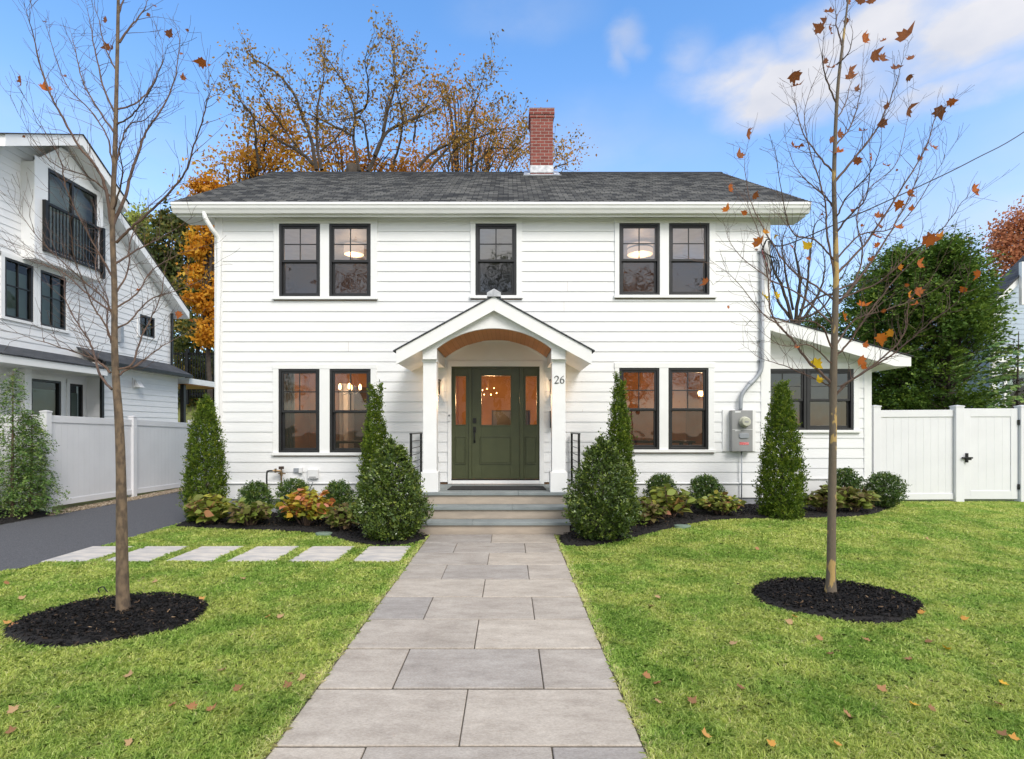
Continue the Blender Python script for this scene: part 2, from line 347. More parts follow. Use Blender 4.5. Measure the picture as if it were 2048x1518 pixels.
# unseen cloud bank added above and behind the camera as neutral white fill light
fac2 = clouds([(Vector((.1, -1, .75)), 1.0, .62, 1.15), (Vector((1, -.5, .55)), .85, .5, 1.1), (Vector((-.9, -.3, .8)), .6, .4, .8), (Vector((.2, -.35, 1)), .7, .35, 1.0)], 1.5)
CL2 = n.new('ShaderNodeRGB'); CL2.outputs[0].default_value = (CFILL*1.03, CFILL*.985, CFILL*.92, 1)
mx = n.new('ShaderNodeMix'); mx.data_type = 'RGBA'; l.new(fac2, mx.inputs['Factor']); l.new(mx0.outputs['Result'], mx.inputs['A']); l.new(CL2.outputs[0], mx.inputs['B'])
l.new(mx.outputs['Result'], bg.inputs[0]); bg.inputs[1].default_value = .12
sl = D.lights.new('sun', 'SUN'); sl.energy = 1.35; sl.angle = R(24); sl.color = (1, .965, .91)
so = D.objects.new('sun', sl); COL.objects.link(so)
sd = Vector((math.sin(SUN_AZ)*math.cos(SUN_EL), math.cos(SUN_AZ)*math.cos(SUN_EL), math.sin(SUN_EL)))
so.rotation_euler = sd.to_track_quat('Z', 'Y').to_euler()
S.view_settings.view_transform = 'Standard'; S.view_settings.look = 'None'; S.view_settings.exposure = .98; S.view_settings.gamma = 1
# =============================== camera =====================================
cam = D.cameras.new('camera'); co = D.objects.new('camera', cam); COL.objects.link(co); S.camera = co
co.location = (0, 0, CZ); co.rotation_euler = (R(90), 0, 0)
cam.sensor_width = 36; cam.lens = 36*FL/2048; cam.clip_end = 1000; cam.clip_start = .05
cam.shift_x = (1024-HX)/2048; cam.shift_y = (HY-759)/2048
# =============================== ground =====================================
def sheet(name, xs, ys, zf, mat, **kw):
    X, Y = np.meshgrid(xs, ys); Z = zf(X, Y); V = np.stack([X, Y, Z], -1).reshape(-1, 3); nx = len(xs)
    I = np.arange((len(ys)-1)*nx).reshape(-1, nx)[:, :-1].ravel()
    return npmesh(name, V, 4, None, mat, faces=np.stack([I, I+1, I+1+nx, I+nx], 1), smooth=True, **kw)
def gz_far(X, Y):
    return g(X, Y)-.03+.0*X+3.0*ss(20.5, 26, Y)*ss(8.2, 9.6, -X)*(1-ss(30, 60, -X))
sheet('ground', np.r_[np.linspace(-260, -20, 9), np.linspace(-18, 18, 73), np.linspace(20, 260, 9)], np.r_[np.linspace(-120, -16, 8), np.linspace(-14, 30, 89), np.linspace(36, 400, 12)], gz_far, m_soil, kind='structure')
# driveway
db = MB(); ys = [-6, 2, 5, 6.1, 7.4, 8.75, 10, 13, 17, 21]
for a, b in zip(ys, ys[1:]):
    def xr(y): return -5.60 if y < 6.2 else -5.45
    za, zb = -.004-.005*max(a-10, 0), -.004-.005*max(b-10, 0)
    db.face([(-8.38, a, za), (xr(a), a, za), (xr(b), b, zb), (-8.38, b, zb)])
db.build('driveway', m_asph, kind='structure')
MB().box(-60, 60, -13, -6, -.10, -.006).build('street', m_asph, kind='structure')
# far-left planting strip + gravel
MB().box(-8.78, -8.38, 10.2, 17.5, -.08, -.012).build('gravel_strip', m_gravel, kind='structure')
n_ = 9000; gx = rng.uniform(-8.80, -8.30, n_); gy = 10.1+(rng.uniform(0, 1, n_)**1.4)*7
leaves('gravel_stones', np.stack([gx, gy, -.012+.0*gx-.004*np.maximum(gy-10, 0)+rng.uniform(0, .02, n_)], 1), rv(n_)*[1, 1, .2], rv(n_)*.4+[0, 0, 1], rng.uniform(.015, .035, n_), np.array([(-.5, 0, 0), (0, .4, .15), (.5, 0, .1), (0, -.4, .15)]), rng.uniform(0, 1, n_), m_pebble, kind='stuff')
# walkway -------------------------------------------------------------------
mp_, n, l, b = nt('walkway_stone'); b.inputs['Roughness'].default_value = .75
a_ = n.new('ShaderNodeAttribute'); a_.attribute_name = 'rnd'; tc_ = n.new('ShaderNodeTexCoord')
mpp = n.new('ShaderNodeMapping'); mpp.inputs['Scale'].default_value = (1.2, 2.8, 1); l.new(tc_.outputs['Object'], mpp.inputs[0])
n1 = n.new('ShaderNodeTexNoise'); n1.inputs['Scale'].default_value = 2.4; n1.inputs['Detail'].default_value = 13; n1.inputs['Roughness'].default_value = .74; n1.noise_dimensions = '4D'
l.new(mpp.outputs[0], n1.inputs['Vector']); mm = n.new('ShaderNodeMath'); mm.operation = 'MULTIPLY'; mm.inputs[1].default_value = 30; l.new(a_.outputs['Fac'], mm.inputs[0]); l.new(mm.outputs[0], n1.inputs['W'])
r1 = ramp(n, [(.30, (.275, .236, .198)), (.5, (.385, .338, .288)), (.70, (.49, .44, .38))]); l.new(n1.outputs[0], r1.inputs[0])
r2 = ramp(n, [(0, (.76, .80, .88)), (.5, (1, 1.0, 1.0)), (1, (1.16, 1.15, 1.12))]); l.new(a_.outputs['Fac'], r2.inputs[0])
m_ = n.new('ShaderNodeMix'); m_.data_type = 'RGBA'; m_.blend_type = 'MULTIPLY'; m_.inputs['Factor'].default_value = 1
n5 = n.new('ShaderNodeTexNoise'); n5.inputs['Scale'].default_value = 55; n5.inputs['Detail'].default_value = 6; n5.inputs['Roughness'].default_value = .7; l.new(mpp.outputs[0], n5.inputs['Vector'])
r5_ = ramp(n, [(.34, (.80, .79, .78)), (.66, (1.16, 1.17, 1.18))]); l.new(n5.outputs[0], r5_.inputs[0]); m5 = n.new('ShaderNodeMix'); m5.data_type = 'RGBA'; m5.blend_type = 'MULTIPLY'; m5.inputs['Factor'].default_value = 1
l.new(r1.outputs[0], m5.inputs['A']); l.new(r5_.outputs[0], m5.inputs['B']); l.new(m5.outputs['Result'], m_.inputs['A']); l.new(r2.outputs[0], m_.inputs['B']); l.new(m_.outputs['Result'], b.inputs['Base Color'])
n3 = n.new('ShaderNodeTexNoise'); n3.inputs['Scale'].default_value = 90; n3.inputs['Detail'].default_value = 5; l.new(tc_.outputs['Object'], n3.inputs[0])
bp = n.new('ShaderNodeBump'); bp.inputs['Distance'].default_value = .0025; l.new(n3.outputs[0], bp.inputs['Height']); l.new(bp.outputs[0], b.inputs['Normal'])
m_pave = mp_
wk = MB(); J = .003
for i in range(16):
    y1 = 8.26-.61*i; y0 = y1-.61
    xs = [-1.172, -.25, .67] if i % 2 == 0 else [-1.172, -.712, .212, .67]
    for a, b in zip(xs, xs[1:]):
        dz = random.uniform(-.002, .002)
        wk.box(a+J+random.uniform(-.001, .002), b-J, y0+.0095+random.uniform(-.002, .002), y1-.0095, -.04, .012+dz, rnd=random.uniform(.05, 1))
wk.build('walkway', m_pave, bevel=.006, kind='structure')
MB().box(-1.19, .69, -2, 8.27, -.05, .003).build('walkway_bedding', M('joint_sand', (.11, .09, .065), (.055, .046, .034), rough=1, scale=30), kind='structure')
# stepping stones -------------------------------------------------------------
m_step = M('stepping_stone', (.60, .55, .49), (.38, .37, .37), rough=.75, scale=3, detail=9, stretch=(1, 2.5, 1), lo=.3, hi=.6, bump=.003, bscale=60)
STONES = []
stlab = ['stepping stone nearest the front walkway, bluish stained slab in grass', 'second stepping stone out from the walkway, pale slab in grass', 'third stepping stone from the walkway, flat pale grey slab',
         'fourth stepping stone from the walkway, third from the driveway', 'stepping stone next to last before the driveway, just right of young tree trunk', 'stepping stone touching the asphalt driveway edge']
for i, xr_ in enumerate((-1.30, -2.055, -2.79, -3.53, -4.27, -4.99)):
    x0, x1 = xr_-.575, xr_; STONES.append((x0, x1, 6.57, 7.43))
    MB().prism([(x0+random.uniform(0, .02), 6.58, -.03), (x1, 6.57, -.03), (x1-random.uniform(0, .02), 7.43, -.03), (x0, 7.42, -.03)], (0, 0, .045)).build(
        'stepping_stone', m_step, loc=((x0+x1)/2, 7, 0), bevel=.008, label=stlab[i], category=None) if False else \
    MB().prism([(x0+random.uniform(0, .02), 6.58, -.03), (x1, 6.57, -.03), (x1-random.uniform(0, .02), 7.43, -.03), (x0, 7.42, -.03)], (0, 0, .045)).build(
        'stepping_stone', m_step, loc=((x0+x1)/2, 7, 0), bevel=.008, label=stlab[i], cat='stepping stone', group='stepping stones from the walkway to the driveway')
# beds ------------------------------------------------------------------------
BL = smoothpoly([(-5.44, 9.1), (-5.40, 8.92), (-4.9, 8.78), (-4.46, 8.70), (-3.55, 8.55), (-2.9, 8.38), (-2.45, 7.95), (-2.1, 7.62), (-1.75, 7.45), (-1.38, 7.5), (-1.2, 7.9)], 2)+[(-1.2, 8.22), (-1.36, 8.3), (-1.36, 10.2), (-5.44, 10.2)]
BR = smoothpoly([(.72, 8.2), (.70, 7.55), (.85, 7.38), (1.15, 7.45), (1.6, 7.75), (2.07, 8.10), (2.8, 8.55), (3.45, 8.80), (4.3, 8.85), (5.2, 8.9), (6.0, 9.15), (6.7, 9.8), (7.25, 10.4)], 2)+[(7.3, 10.74), (.9, 10.74), (.9, 8.3)]
RING = [(-3.31, 4.62, .74, .62), (2.99, 5.13, .72, .63)]
def ringpoly(c, sc=1.0):
    cx, cy, rx, ry = c; return [(cx+rx*sc*math.cos(t)*(1+.03*math.sin(5*t+cx)), cy+ry*sc*math.sin(t)*(1+.03*math.sin(4*t+1))) for t in np.linspace(0, 2*math.pi, 48, endpoint=False)]
def bed(name, poly, label, rows, mound=.05, nchip=9000):
    xs = [p[0] for p in poly]; ys_ = [p[1] for p in poly]; x0, x1, y0, y1 = min(xs), max(xs), min(ys_), max(ys_)
    sp = .05; X, Y = np.meshgrid(np.arange(x0-sp, x1+sp, sp), np.arange(y0-sp, y1+sp, sp))
    ins = inpoly(X, Y, poly); 
    # distance-like falloff
    k = ins.astype(float)
    for _ in range(4):
        k = (k+np.roll(k, 1, 0)+np.roll(k, -1, 0)+np.roll(k, 1, 1)+np.roll(k, -1, 1))/5
    Z = g(X, Y)+mound*ss(.4, 1, k)+rng.uniform(-.006, .006, X.shape)-.004
    idx = np.arange(X.size).reshape(X.shape); q = (k[:-1, :-1] > .32)
    F = np.stack([idx[:-1, :-1][q], idx[:-1, 1:][q], idx[1:, 1:][q], idx[1:, :-1][q]], 1)
    npmesh(name, np.stack([X, Y, Z], -1), 4, None, m_mulch, faces=F, kind='structure')
    cx = rng.uniform(x0, x1, nchip*2); cy = rng.uniform(y0, y1, nchip*2); o = inpoly(cx, cy, poly); cx, cy = cx[o][:nchip], cy[o][:nchip]
    ix = np.clip(((cx-(x0-sp))/sp).astype(int), 0, X.shape[1]-1); iy = np.clip(((cy-(y0-sp))/sp).astype(int), 0, X.shape[0]-1)
    cz = Z[iy, ix]; m = len(cx)
    leaves('mulch_chips', np.stack([cx, cy, cz+rng.uniform(0, .018, m)], 1), rv(m)*[1, 1, .45], rv(m)*.7+[0, 0, 1], rng.uniform(.015, .05, m), np.array([(-.5, 0, 0), (-.3, .13, .04), (.4, .11, .03), (.5, 0, 0), (.3, -.13, .02), (-.4, -.1, .03)]), rng.uniform(0, 1, m)**1.2, m_chips, kind='stuff', label=label)
bed('planting_bed', BL, 'black bark mulch in the bed left of the steps', 0, nchip=12000)
bed('planting_bed', BR, 'black bark mulch in the bed right of the steps', 0, nchip=16000)
bed('mulch_ring', ringpoly(RING[0]), 'black bark mulch ring round the left young tree', 0, nchip=9000)
bed('mulch_ring', ringpoly(RING[1]), 'black bark mulch ring round the right young tree', 0, nchip=9000)
BN = [(-13, 8.6), (-8.40, 9.2), (-8.40, 10.25), (-8.8, 10.6), (-13, 10.6)]
bed('planting_bed', BN, 'brown bark mulch under the evergreens by the left fence', 0, nchip=5000)
# grass -------------------------------------------------------------------------
def lawn_mask(x, y, pad=0.0):
    ok = ~((x > -1.178-pad) & (x < .676+pad) & (y < 8.3)) & (x > np.where(y < 6.2, -5.62, -5.47)) & (y < 10.82)
    ok &= ~((x > -1.4) & (x < .95) & (y > 8.2)) & ~((x < 4.8) & (y > 10.15))
    for p in (BL, BR, ringpoly(RING[0], .985), ringpoly(RING[1], .985)): ok &= ~inpoly(x, y, p)
    for (a, b, c, d) in STONES: ok &= ~((x > a+.01) & (x < b-.01) & (y > c+.01) & (y < d-.01))
    return ok
GV = []; GR = []
def pnoise(x, y):
    return (np.sin(x*2.1+1.3*np.sin(y*1.7+.4))+np.sin(y*2.7+1.1*np.sin(x*2.3))+np.sin(x*5.3+y*3.1+1.7*np.sin(y*4.1)))/3
for (ya, yb, dens, wid, hgt) in ((1.9, 3.6, 20000, .0024, .044), (3.6, 5.2, 13000, .0036, .040), (5.2, 7.4, 7600, .0052, .037), (7.4, 10.9, 4200, .0075, .034)):
    xl, xr2 = max(-5.7, -yb*1.02-1.0), yb*1.02+1.0
    N = int(dens*(yb-ya)*(xr2-xl)); x = rng.uniform(xl, xr2, N); y = rng.uniform(ya, yb, N)
    k = lawn_mask(x, y); x, y = x[k], y[k]; N = len(x)
    clump = .55*pnoise(x*3, y*3)+.6*pnoise(x*8.3+2, y*7.1)*pnoise(y*5.1, x*6.3+1)
    h = hgt*(1+.30*clump)*rng.uniform(.55, 1.35, N); wd = wid*rng.uniform(.7, 1.3, N)
    th = rng.uniform(0, 2*math.pi, N); 
    lean_dir = pnoise(x*2.9+5, y*2.7)*3+rng.normal(0, 1.7, N); lean = rng.uniform(.3, 1.35, N)
    z = g(x, y)-.004; b = np.stack([x, y, z], 1)
    sx = np.stack([np.cos(th), np.sin(th), 0*th], 1)*wd[:, None]
    L = np.stack([np.cos(lean_dir), np.sin(lean_dir), 0*th], 1)*(h*lean)[:, None]
    up = np.zeros((N, 3)); up[:, 2] = h
    p1 = b+L*.35+up*.6; p2 = b+L*1.05+up*(.98-.36*lean[:, None])
    GV.append(np.stack([b-sx, b+sx, p1+sx*.8, p2, p1-sx*.8], 1).reshape(-1, 3))
    GR.append(np.clip(rng.beta(1.7, 2.0, N)*.85+.16*clump+.05+.35*np.exp(-((np.abs(x+.25)-.94)/.05)**2), 0, .95)+(rng.uniform(0, 1, N) > .93)*.2)
npmesh('lawn_grass', np.concatenate(GV), 5, np.clip(np.concatenate(GR), 0, 1), m_grass, kind='stuff', label='short lawn grass with yellowing patches on both sides of the walkway')

# =============================== main house =================================
FY = 10.18; SC = FL/FY
def FX(px): return (px-HX)/SC
def FZ(py): return CZ+(HY-py)/SC
house = thing('clapboard_house', (-.3, FY, 0), 'white two-storey clapboard house with green front door, gabled porch and brick chimney', 'house')
def siding(mb, to3, ub, z0, z1, ex, openings, pr0=.015, pr1=.003, joints=False):
    nz = int(math.ceil((z1-z0)/ex-1e-6))
    for k in range(nz):
        zb = z0+k*ex; zt = min(zb+ex, z1)
        br = sorted({zb, zt}|{z for o in openings for z in (o[2], o[3]) if zb < z < zt})
        for a, b in zip(br, br[1:]):
            mid = (a+b)/2; u0, u1 = ub(mid)
            if u1 <= u0: continue
            cuts = sorted([(o[0], o[1]) for o in openings if o[2] < mid < o[3]]); segs = []; cur = None
            st = u0
            for c0, c1 in cuts:
                if c0 > st: segs.append((st, min(c0, u1), st == u0, c0 >= u1))
                st = max(st, c1)
            if st < u1: segs.append((st, u1, st == u0, True))
            pa = pr0+(pr1-pr0)*(a-zb)/ex; pb = pr0+(pr1-pr0)*(b-zb)/ex
            if joints and a == zb and random.random() < .62:
                xj = random.uniform(u0+.6, u1-.6); ns = []
                for sg in segs:
                    if sg[0]+.25 < xj < sg[1]-.25: ns += [(sg[0], xj-.0015, sg[2], False), (xj+.0015, sg[1], False, sg[3])]
                    else: ns.append(sg)
                segs = ns
            for s0, s1, e0, e1 in segs:
                a0, a1 = ub(a); b0, b1 = ub(b)
                q0a = a0 if e0 else s0; q0b = b0 if e0 else s0; q1a = a1 if e1 else s1; q1b = b1 if e1 else s1
                if q1a <= q0a or q1b < q0b: continue
                mb.face([to3(q0a, pa, a), to3(q1a, pa, a), to3(q1b, pb, b), to3(q0b, pb, b)])
                if a == zb: mb.face([to3(q0a, 0, a), to3(q1a, 0, a), to3(q1a, pa, a), to3(q0a, pa, a)])
EX = 20.05/SC; ZL = FZ(966)+.02; ZT = 5.46
# window table: px bounds of units, y top/bottom ; casing px
WIN = [([(559, 641), (659, 742)], 448, 594, (548, 755), 438, 'U'), ([(951, 1033)], 448, 592, (941, 1044), 438, 'U'),
       ([(1238, 1319), (1337, 1418)], 447, 591, (1229, 1430), 437, 'U'),
       ([(558, 640), (660, 742)], 738, 905, (547, 754), 729, 'L'), ([(1238, 1318), (1336, 1416)], 736, 899, (1229, 1428), 726, 'L')]
OPEN = [(FX(c[0])+.005, FX(c[1])-.005, FZ(b+8), FZ(ct)-.004) for (_, t, b, c, ct, _k) in WIN]
OPEN.append((FX(896)+.005, FX(1088)-.005, .4, FZ(722)-.004))
OPEN.append((FX(1444)+.004, FX(1510)-.004, FZ(903), FZ(819)))
wall = MB()
siding(wall, lambda u, o, z: (u, FY-o, z), lambda z: (FX(446), FX(1521)), ZL, ZT, EX, OPEN, joints=True)
# side and back walls
HB = 17.96; PK = (14.07, 8.0)
def gb(z):
    if z < 5.5: return (FY+.13, HB-.12)
    h = (z-5.45)/.583; return (FY+.13+h, HB-.12-h)
siding(wall, lambda u, o, z: (-5.375-o, u, z), gb, ZL, 7.7, EX, [])
siding(wall, lambda u, o, z: (4.775+o, u, z), gb, ZL, 7.7, EX, [(10.5, 15.5, 0, 3.6)])
wall.face([(-5.37, HB, .3), (4.77, HB, .3), (4.77, HB, 5.5), (-5.37, HB, 5.5)])
wall.build('wall', m_siding, house)
MB().box(FX(430), FX(446), FY-.022, FY+.12, .60, 5.46).build('corner_board', m_trim, house, bevel=.003); MB().box(FX(1521), FX(1540), FY-.022, FY+.12, .60, 5.46).build('corner_board', m_trim, house, bevel=.003)
for xa, wlen, sk0, sk1, zs in ((-5.40, 4.03, -5.385, -1.38, 998), (.94, 3.87, .95, 4.785, 995)):
    wt = MB(); wt.prism([(xa, FY-.045, FZ(966)-.012), (xa, FY-.045, FZ(966)+.004), (xa, FY-.0, FZ(966)+.022), (xa, FY, FZ(966)-.012)], (wlen, 0, 0))
    wt.build('water_table', m_trim, house, bevel=.002); MB().box(sk0, sk1, FY-.02, FY+.02, FZ(zs), FZ(966)-.013).build('skirt_board', m_trim, house, bevel=.002)
MB().box(-5.41, -5.385, FY, HB, FZ(998), FZ(966)).build('skirt_board', m_trim, house); MB().box(4.785, 4.80, FY+.03, HB, FZ(998), FZ(966)).build('skirt_board', m_trim, house)
MB().box(-5.36, 4.76, FY+.005, HB, -.2, .30).build('foundation', m_conc, house)
# roof -------------------------------------------------------------------------
SL = (8.06-5.60)/(14.07-9.86); RX0, RX1 = -6.0, 5.36
def slope(mb, x0, x1, y0, z0, y1, z1, ncs, th=.007):
    d = Vector((0, y1-y0, z1-z0)); L = d.length; d.normalize(); nrm = Vector((0, -d.z, d.y)) if y1 > y0 else Vector((0, d.z, -d.y))
    if nrm.z < 0: nrm = -nrm
    for k in range(ncs):
        a = Vector((0, y0, z0))+d*(L*k/ncs); b = Vector((0, y0, z0))+d*(L*(k+1)/ncs)
        a1 = a+nrm*(th*1.3); b1 = b+nrm*.001
        mb.face([(x0, a1.y, a1.z), (x1, a1.y, a1.z), (x1, b1.y, b1.z), (x0, b1.y, b1.z)])
        mb.face([(x0, a.y, a.z), (x1, a.y, a.z), (x1, a1.y, a1.z), (x0, a1.y, a1.z)])
rf = MB(); slope(rf, RX0-.02, RX1+.02, 9.86, 5.605, 14.07, 8.06, 34); slope(rf, RX0-.02, RX1+.02, 18.28, 5.605, 14.07, 8.06, 34)
roof = rf.build('roof', m_shing, house)
MB().prism([(RX0-.03, 13.95, 8.0), (RX0-.03, 14.07, 8.085), (RX0-.03, 14.19, 8.0)], (RX1-RX0+.06, 0, 0)).build('ridge_cap', M('ridge_dark', (.02, .02, .02), rough=.9), roof)
sf = MB()
for x in (RX0, RX1-.03):      # rake boards
    for y0 in (9.97, 18.17):
        sf.prism([(x, y0, 5.42), (x, y0, 5.64), (x, 14.07, 8.045), (x, 14.07, 7.80)], (.03, 0, 0))
for x0, x1 in ((RX0+.03, -5.37), (4.77, RX1-.03)):
    sf.face([(x0, 9.99, 5.60), (x1, 9.99, 5.60), (x1, 14.07, 7.98), (x0, 14.07, 7.98)]); sf.face([(x0, 18.15, 5.60), (x1, 18.15, 5.60), (x1, 14.07, 7.98), (x0, 14.07, 7.98)])
    sf.box(x0, x1, 9.99, 10.40, 5.39, 5.55)
sf.box(RX0+.03, RX1-.03, 9.97, 9.99, 5.385, 5.60)
sf.box(-5.37, 4.77, 9.99, FY+.02, 5.455, 5.475)
sf.build('soffit', m_trim, house, bevel=.003)
gp = [(9.968, 5.425), (9.905, 5.425), (9.885, 5.47), (9.862, 5.505), (9.855, 5.545), (9.842, 5.56), (9.842, 5.60), (9.850, 5.606), (9.858, 5.60), (9.858, 5.575), (9.968, 5.575)]
MB().prism([(RX0-.005, a, b) for a, b in gp], (RX1-RX0+.01, 0, 0)).build('gutter', m_trim, house, bevel=.004)
ds = MB(); pth = catmull([P(408, 420, 9.93), P(411, 436, 9.93), P(424, 458, 10.0), P(437, 478, FY-.075), P(438.5, 500, FY-.075)], 4)+[Vector((FX(438.5), FY-.075, 3.0)), Vector((FX(438.5), FY-.075, .35)), Vector((FX(438.5), FY-.16, .22))]
ds.tube(pth, .042, 8); ds.build('downspout', m_trim, house, smooth=False, bevel=.004)
# chimney
ch = MB(); cx0, cx1, cy0, cy1 = .53, 1.08, 13.62, 14.25
ch.box(cx0, cx1, cy0, cy1, 7.5, 9.20).box(cx0-.018, cx1+.018, cy0-.018, cy1+.018, 9.20, 9.275).box(cx0-.036, cx1+.036, cy0-.036, cy1+.036, 9.275, 9.43)
chim = ch.build('chimney', m_brick, house, bevel=.004)
fl = MB(); fl.prism([(cx0-.19, cy0-.20, 7.685), (cx1+.19, cy0-.20, 7.685), (cx1+.10, cy0+.0, 7.80), (cx0-.10, cy0+.0, 7.80)], (0, -.01, .022))
fl.box(cx0-.012, cx1+.012, cy0-.012, cy1+.012, 7.85, 8.03)
for sx, x_ in ((-1, cx0), (1, cx1)): fl.prism([(x_+sx*.012, cy0, 7.83), (x_+sx*.17, cy0, 7.81), (x_+sx*.15, 14.05, 8.075), (x_+sx*.012, 14.05, 8.10)], (0, 0, .015))
fl.build('flashing', m_lead, chim, bevel=.004)
MB().box(cx0+.1, cx1-.1, cy0+.12, cy1-.12, 9.43, 9.44).build('flue_opening', m_black, chim)
# windows ----------------------------------------------------------------------
def win_unit(w, x0, x1, z0, z1, Y, gtop, gbot, grille=True, fb=.045, axis='x', X=None, blind=None):
    """one double hung unit in plane Y (or plane X facing +x)"""
    def tob(mb, a, b, o0, o1, c, d):
        if axis == 'x': mb.box(a, b, Y+o0, Y+o1, c, d)
        else: mb.box(X-o1, X-o0, a, b, c, d)
    fr = MB(); D0, D1 = -.006, .10
    tob(fr, x0, x0+fb, D0, D1, z0, z1); tob(fr, x1-fb, x1, D0, D1, z0, z1); tob(fr, x0+fb, x1-fb, D0, D1, z1-fb, z1); tob(fr, x0+fb, x1-fb, D0, D1, z0, z0+fb*.8)
    fr.build('frame', m_black, w, bevel=.002)
    zm = z0+(z1-z0)*.492; s = .038; a, b = x0+fb, x1-fb
    u = MB(); o0, o1 = .014, .045
    tob(u, a, a+s, o0, o1, zm-.02, z1-fb); tob(u, b-s, b, o0, o1, zm-.02, z1-fb); tob(u, a+s, b-s, o0, o1, z1-fb-s, z1-fb); tob(u, a+s, b-s, o0, o1, zm-.02, zm+.024)
    if grille:
        mx_ = (a+b)/2; mz = (zm+.024+z1-fb-s)/2; gw = .0095
        tob(u, mx_-gw, mx_+gw, .020, .034, zm+.024, z1-fb-s); tob(u, a+s, mx_-gw, .020, .034, mz-gw, mz+gw); tob(u, mx_+gw, b-s, .020, .034, mz-gw, mz+gw)
    u.build('sash', m_black, w, bevel=.002)
    v = MB(); o0, o1 = .048, .078
    tob(v, a, a+s+.004, o0, o1, z0+fb*.8, zm+.01); tob(v, b-s-.004, b, o0, o1, z0+fb*.8, zm+.01); tob(v, a+s+.004, b-s-.004, o0, o1, zm-.03, zm+.01); tob(v, a+s+.004, b-s-.004, o0, o1, z0+fb*.8, z0+fb*.8+.045)
    v.build('sash', m_black, w, bevel=.002)
    def pane(c, d, o, m):
        q = MB()
        if axis == 'x': q.face([(a+.01, Y+o, c), (b-.01, Y+o, c), (b-.01, Y+o, d), (a+.01, Y+o, d)])
        else: q.face([(X-o, a+.01, c), (X-o, b-.01, c), (X-o, b-.01, d), (X-o, a+.01, d)])
        q.build('pane', m, w)
    pane(zm, z1-fb-.01, .027, gtop); pane(z0+fb, zm, .062, gbot)
for units, t, b_, cas, ct, kind in WIN:
    z0, z1 = FZ(b_), FZ(t); c0, c1 = FX(cas[0]), FX(cas[1]); zc = FZ(ct)
    cs = MB(); y0, y1 = FY-.030, FY+.03
    us = [(FX(a), FX(b)) for a, b in units]
    cs.box(c0, us[0][0], y0, y1, z0, z1).box(us[-1][1], c1, y0, y1, z0, z1)
    if len(us) == 2: cs.box(us[0][1], us[1][0], y0, y1, z0, z1)
    cs.box(c0-.005, c1+.005, y0-.004, y1, z1, zc)
    wn = cs.build('window', m_trim, house, bevel=.003)
    MB().box(c0-.015, c1+.015, FY-.062, FY+.04, z0-.052, z0).build('sill', m_trim, wn, bevel=.004)
    for a, b in us: win_unit(wn, a, b, z0, z1, FY-.012, m_glassU if kind == 'U' else m_glass, m_screenU if kind == 'U' else m_screen)
# rooms behind the glass (no face lies on the facade)
def room(name, x0, x1, y0, y1, z0, z1, m, mc=None):
    q = MB(); q.face([(x0, y1, z0), (x1, y1, z0), (x1, y1, z1), (x0, y1, z1)]).face([(x0, y0, z0), (x0, y1, z0), (x0, y1, z1), (x0, y0, z1)]).face([(x1, y0, z0), (x1, y1, z0), (x1, y1, z1), (x1, y0, z1)])
    q.build(name, m, house)
    MB().face([(x0, y0, z1), (x1, y0, z1), (x1, y1, z1), (x0, y1, z1)]).build('room_ceiling', m_white, house)
    MB().face([(x0, y0, z0), (x1, y0, z0), (x1, y1, z0), (x0, y1, z0)]).build('room_floor', m_floorw, house)
room('room_wall', -5.25, -1.45, FY+.12, 14.6, .55, 3.05, m_room); room('room_wall', .98, 4.65, FY+.12, 14.6, .551, 3.051, m_room)
room('room_wall', -1.44, .97, FY+.12, 15.8, .55, 3.05, m_hall)
room('room_wall', -5.25, -1.95, FY+.12, 13.6, 3.30, 5.50, m_roomU); room('room_wall', -1.94, 1.2, FY+.12, 13.2, 3.30, 5.50, m_roomU); room('room_wall', 1.21, 4.65, FY+.12, 13.6, 3.30, 5.50, m_roomU)
# inner wall skin so daylight does not leak round the windows
sk = MB()
def skin(x0, x1, z0, z1, ops):
    xs = sorted({x0, x1}|{o[0] for o in ops}|{o[1] for o in ops})
    for a, b in zip(xs, xs[1:]):
        m = (a+b)/2; zz = [z0]+[z for o in ops if o[0] < m < o[1] for z in (o[2], o[3])]+[z1]
        for c, d in zip(zz[::2], zz[1::2]):
            if d > c: sk.box(a, b, FY+.03, FY+.10, c, d)
def iop(i): u = WIN[i][0]; return [(FX(a), FX(b), FZ(WIN[i][2]), FZ(WIN[i][1])) for a, b in u]
skin(-5.25, 4.65, 3.2, 5.6, iop(0)+iop(1)+iop(2)); skin(-5.25, 4.65, .5, 3.2, iop(3)+iop(4)+[(FX(903), FX(1079), .5, FZ(733))])
sk.build('inner_wall', m_room, house)
# interior details seen through the glass
MB().box(FX(566), FX(578), 13.9, 14.55, .55, 2.7).build('interior_column', m_white, house); MB().box(-2.9, -2.75, 14.5, 14.58, .55, 2.8).box(-1.9, -1.75, 14.5, 14.58, .55, 2.8).box(-2.9, -1.75, 14.5, 14.58, 2.8, 2.95).build('interior_door_trim', m_white, house)
m_dd = M('dark_doorway', (.05, .035, .03), (.08, .05, .04)); MB().box(-4.3, -3.3, 14.45, 14.55, .56, 2.65).build('interior_doorway', m_dd, house); MB().box(2.0, 2.9, 14.45, 14.55, .56, 2.65).build('interior_doorway', m_dd, house)
MB().box(-4.40, -4.3, 14.40, 14.56, .56, 2.75).box(-3.3, -3.2, 14.40, 14.56, .56, 2.75).build('interior_door_casing', m_white, house); MB().box(1.9, 2.0, 14.40, 14.56, .56, 2.75).box(2.9, 3.0, 14.40, 14.56, .56, 2.75).build('interior_door_casing', m_white, house)
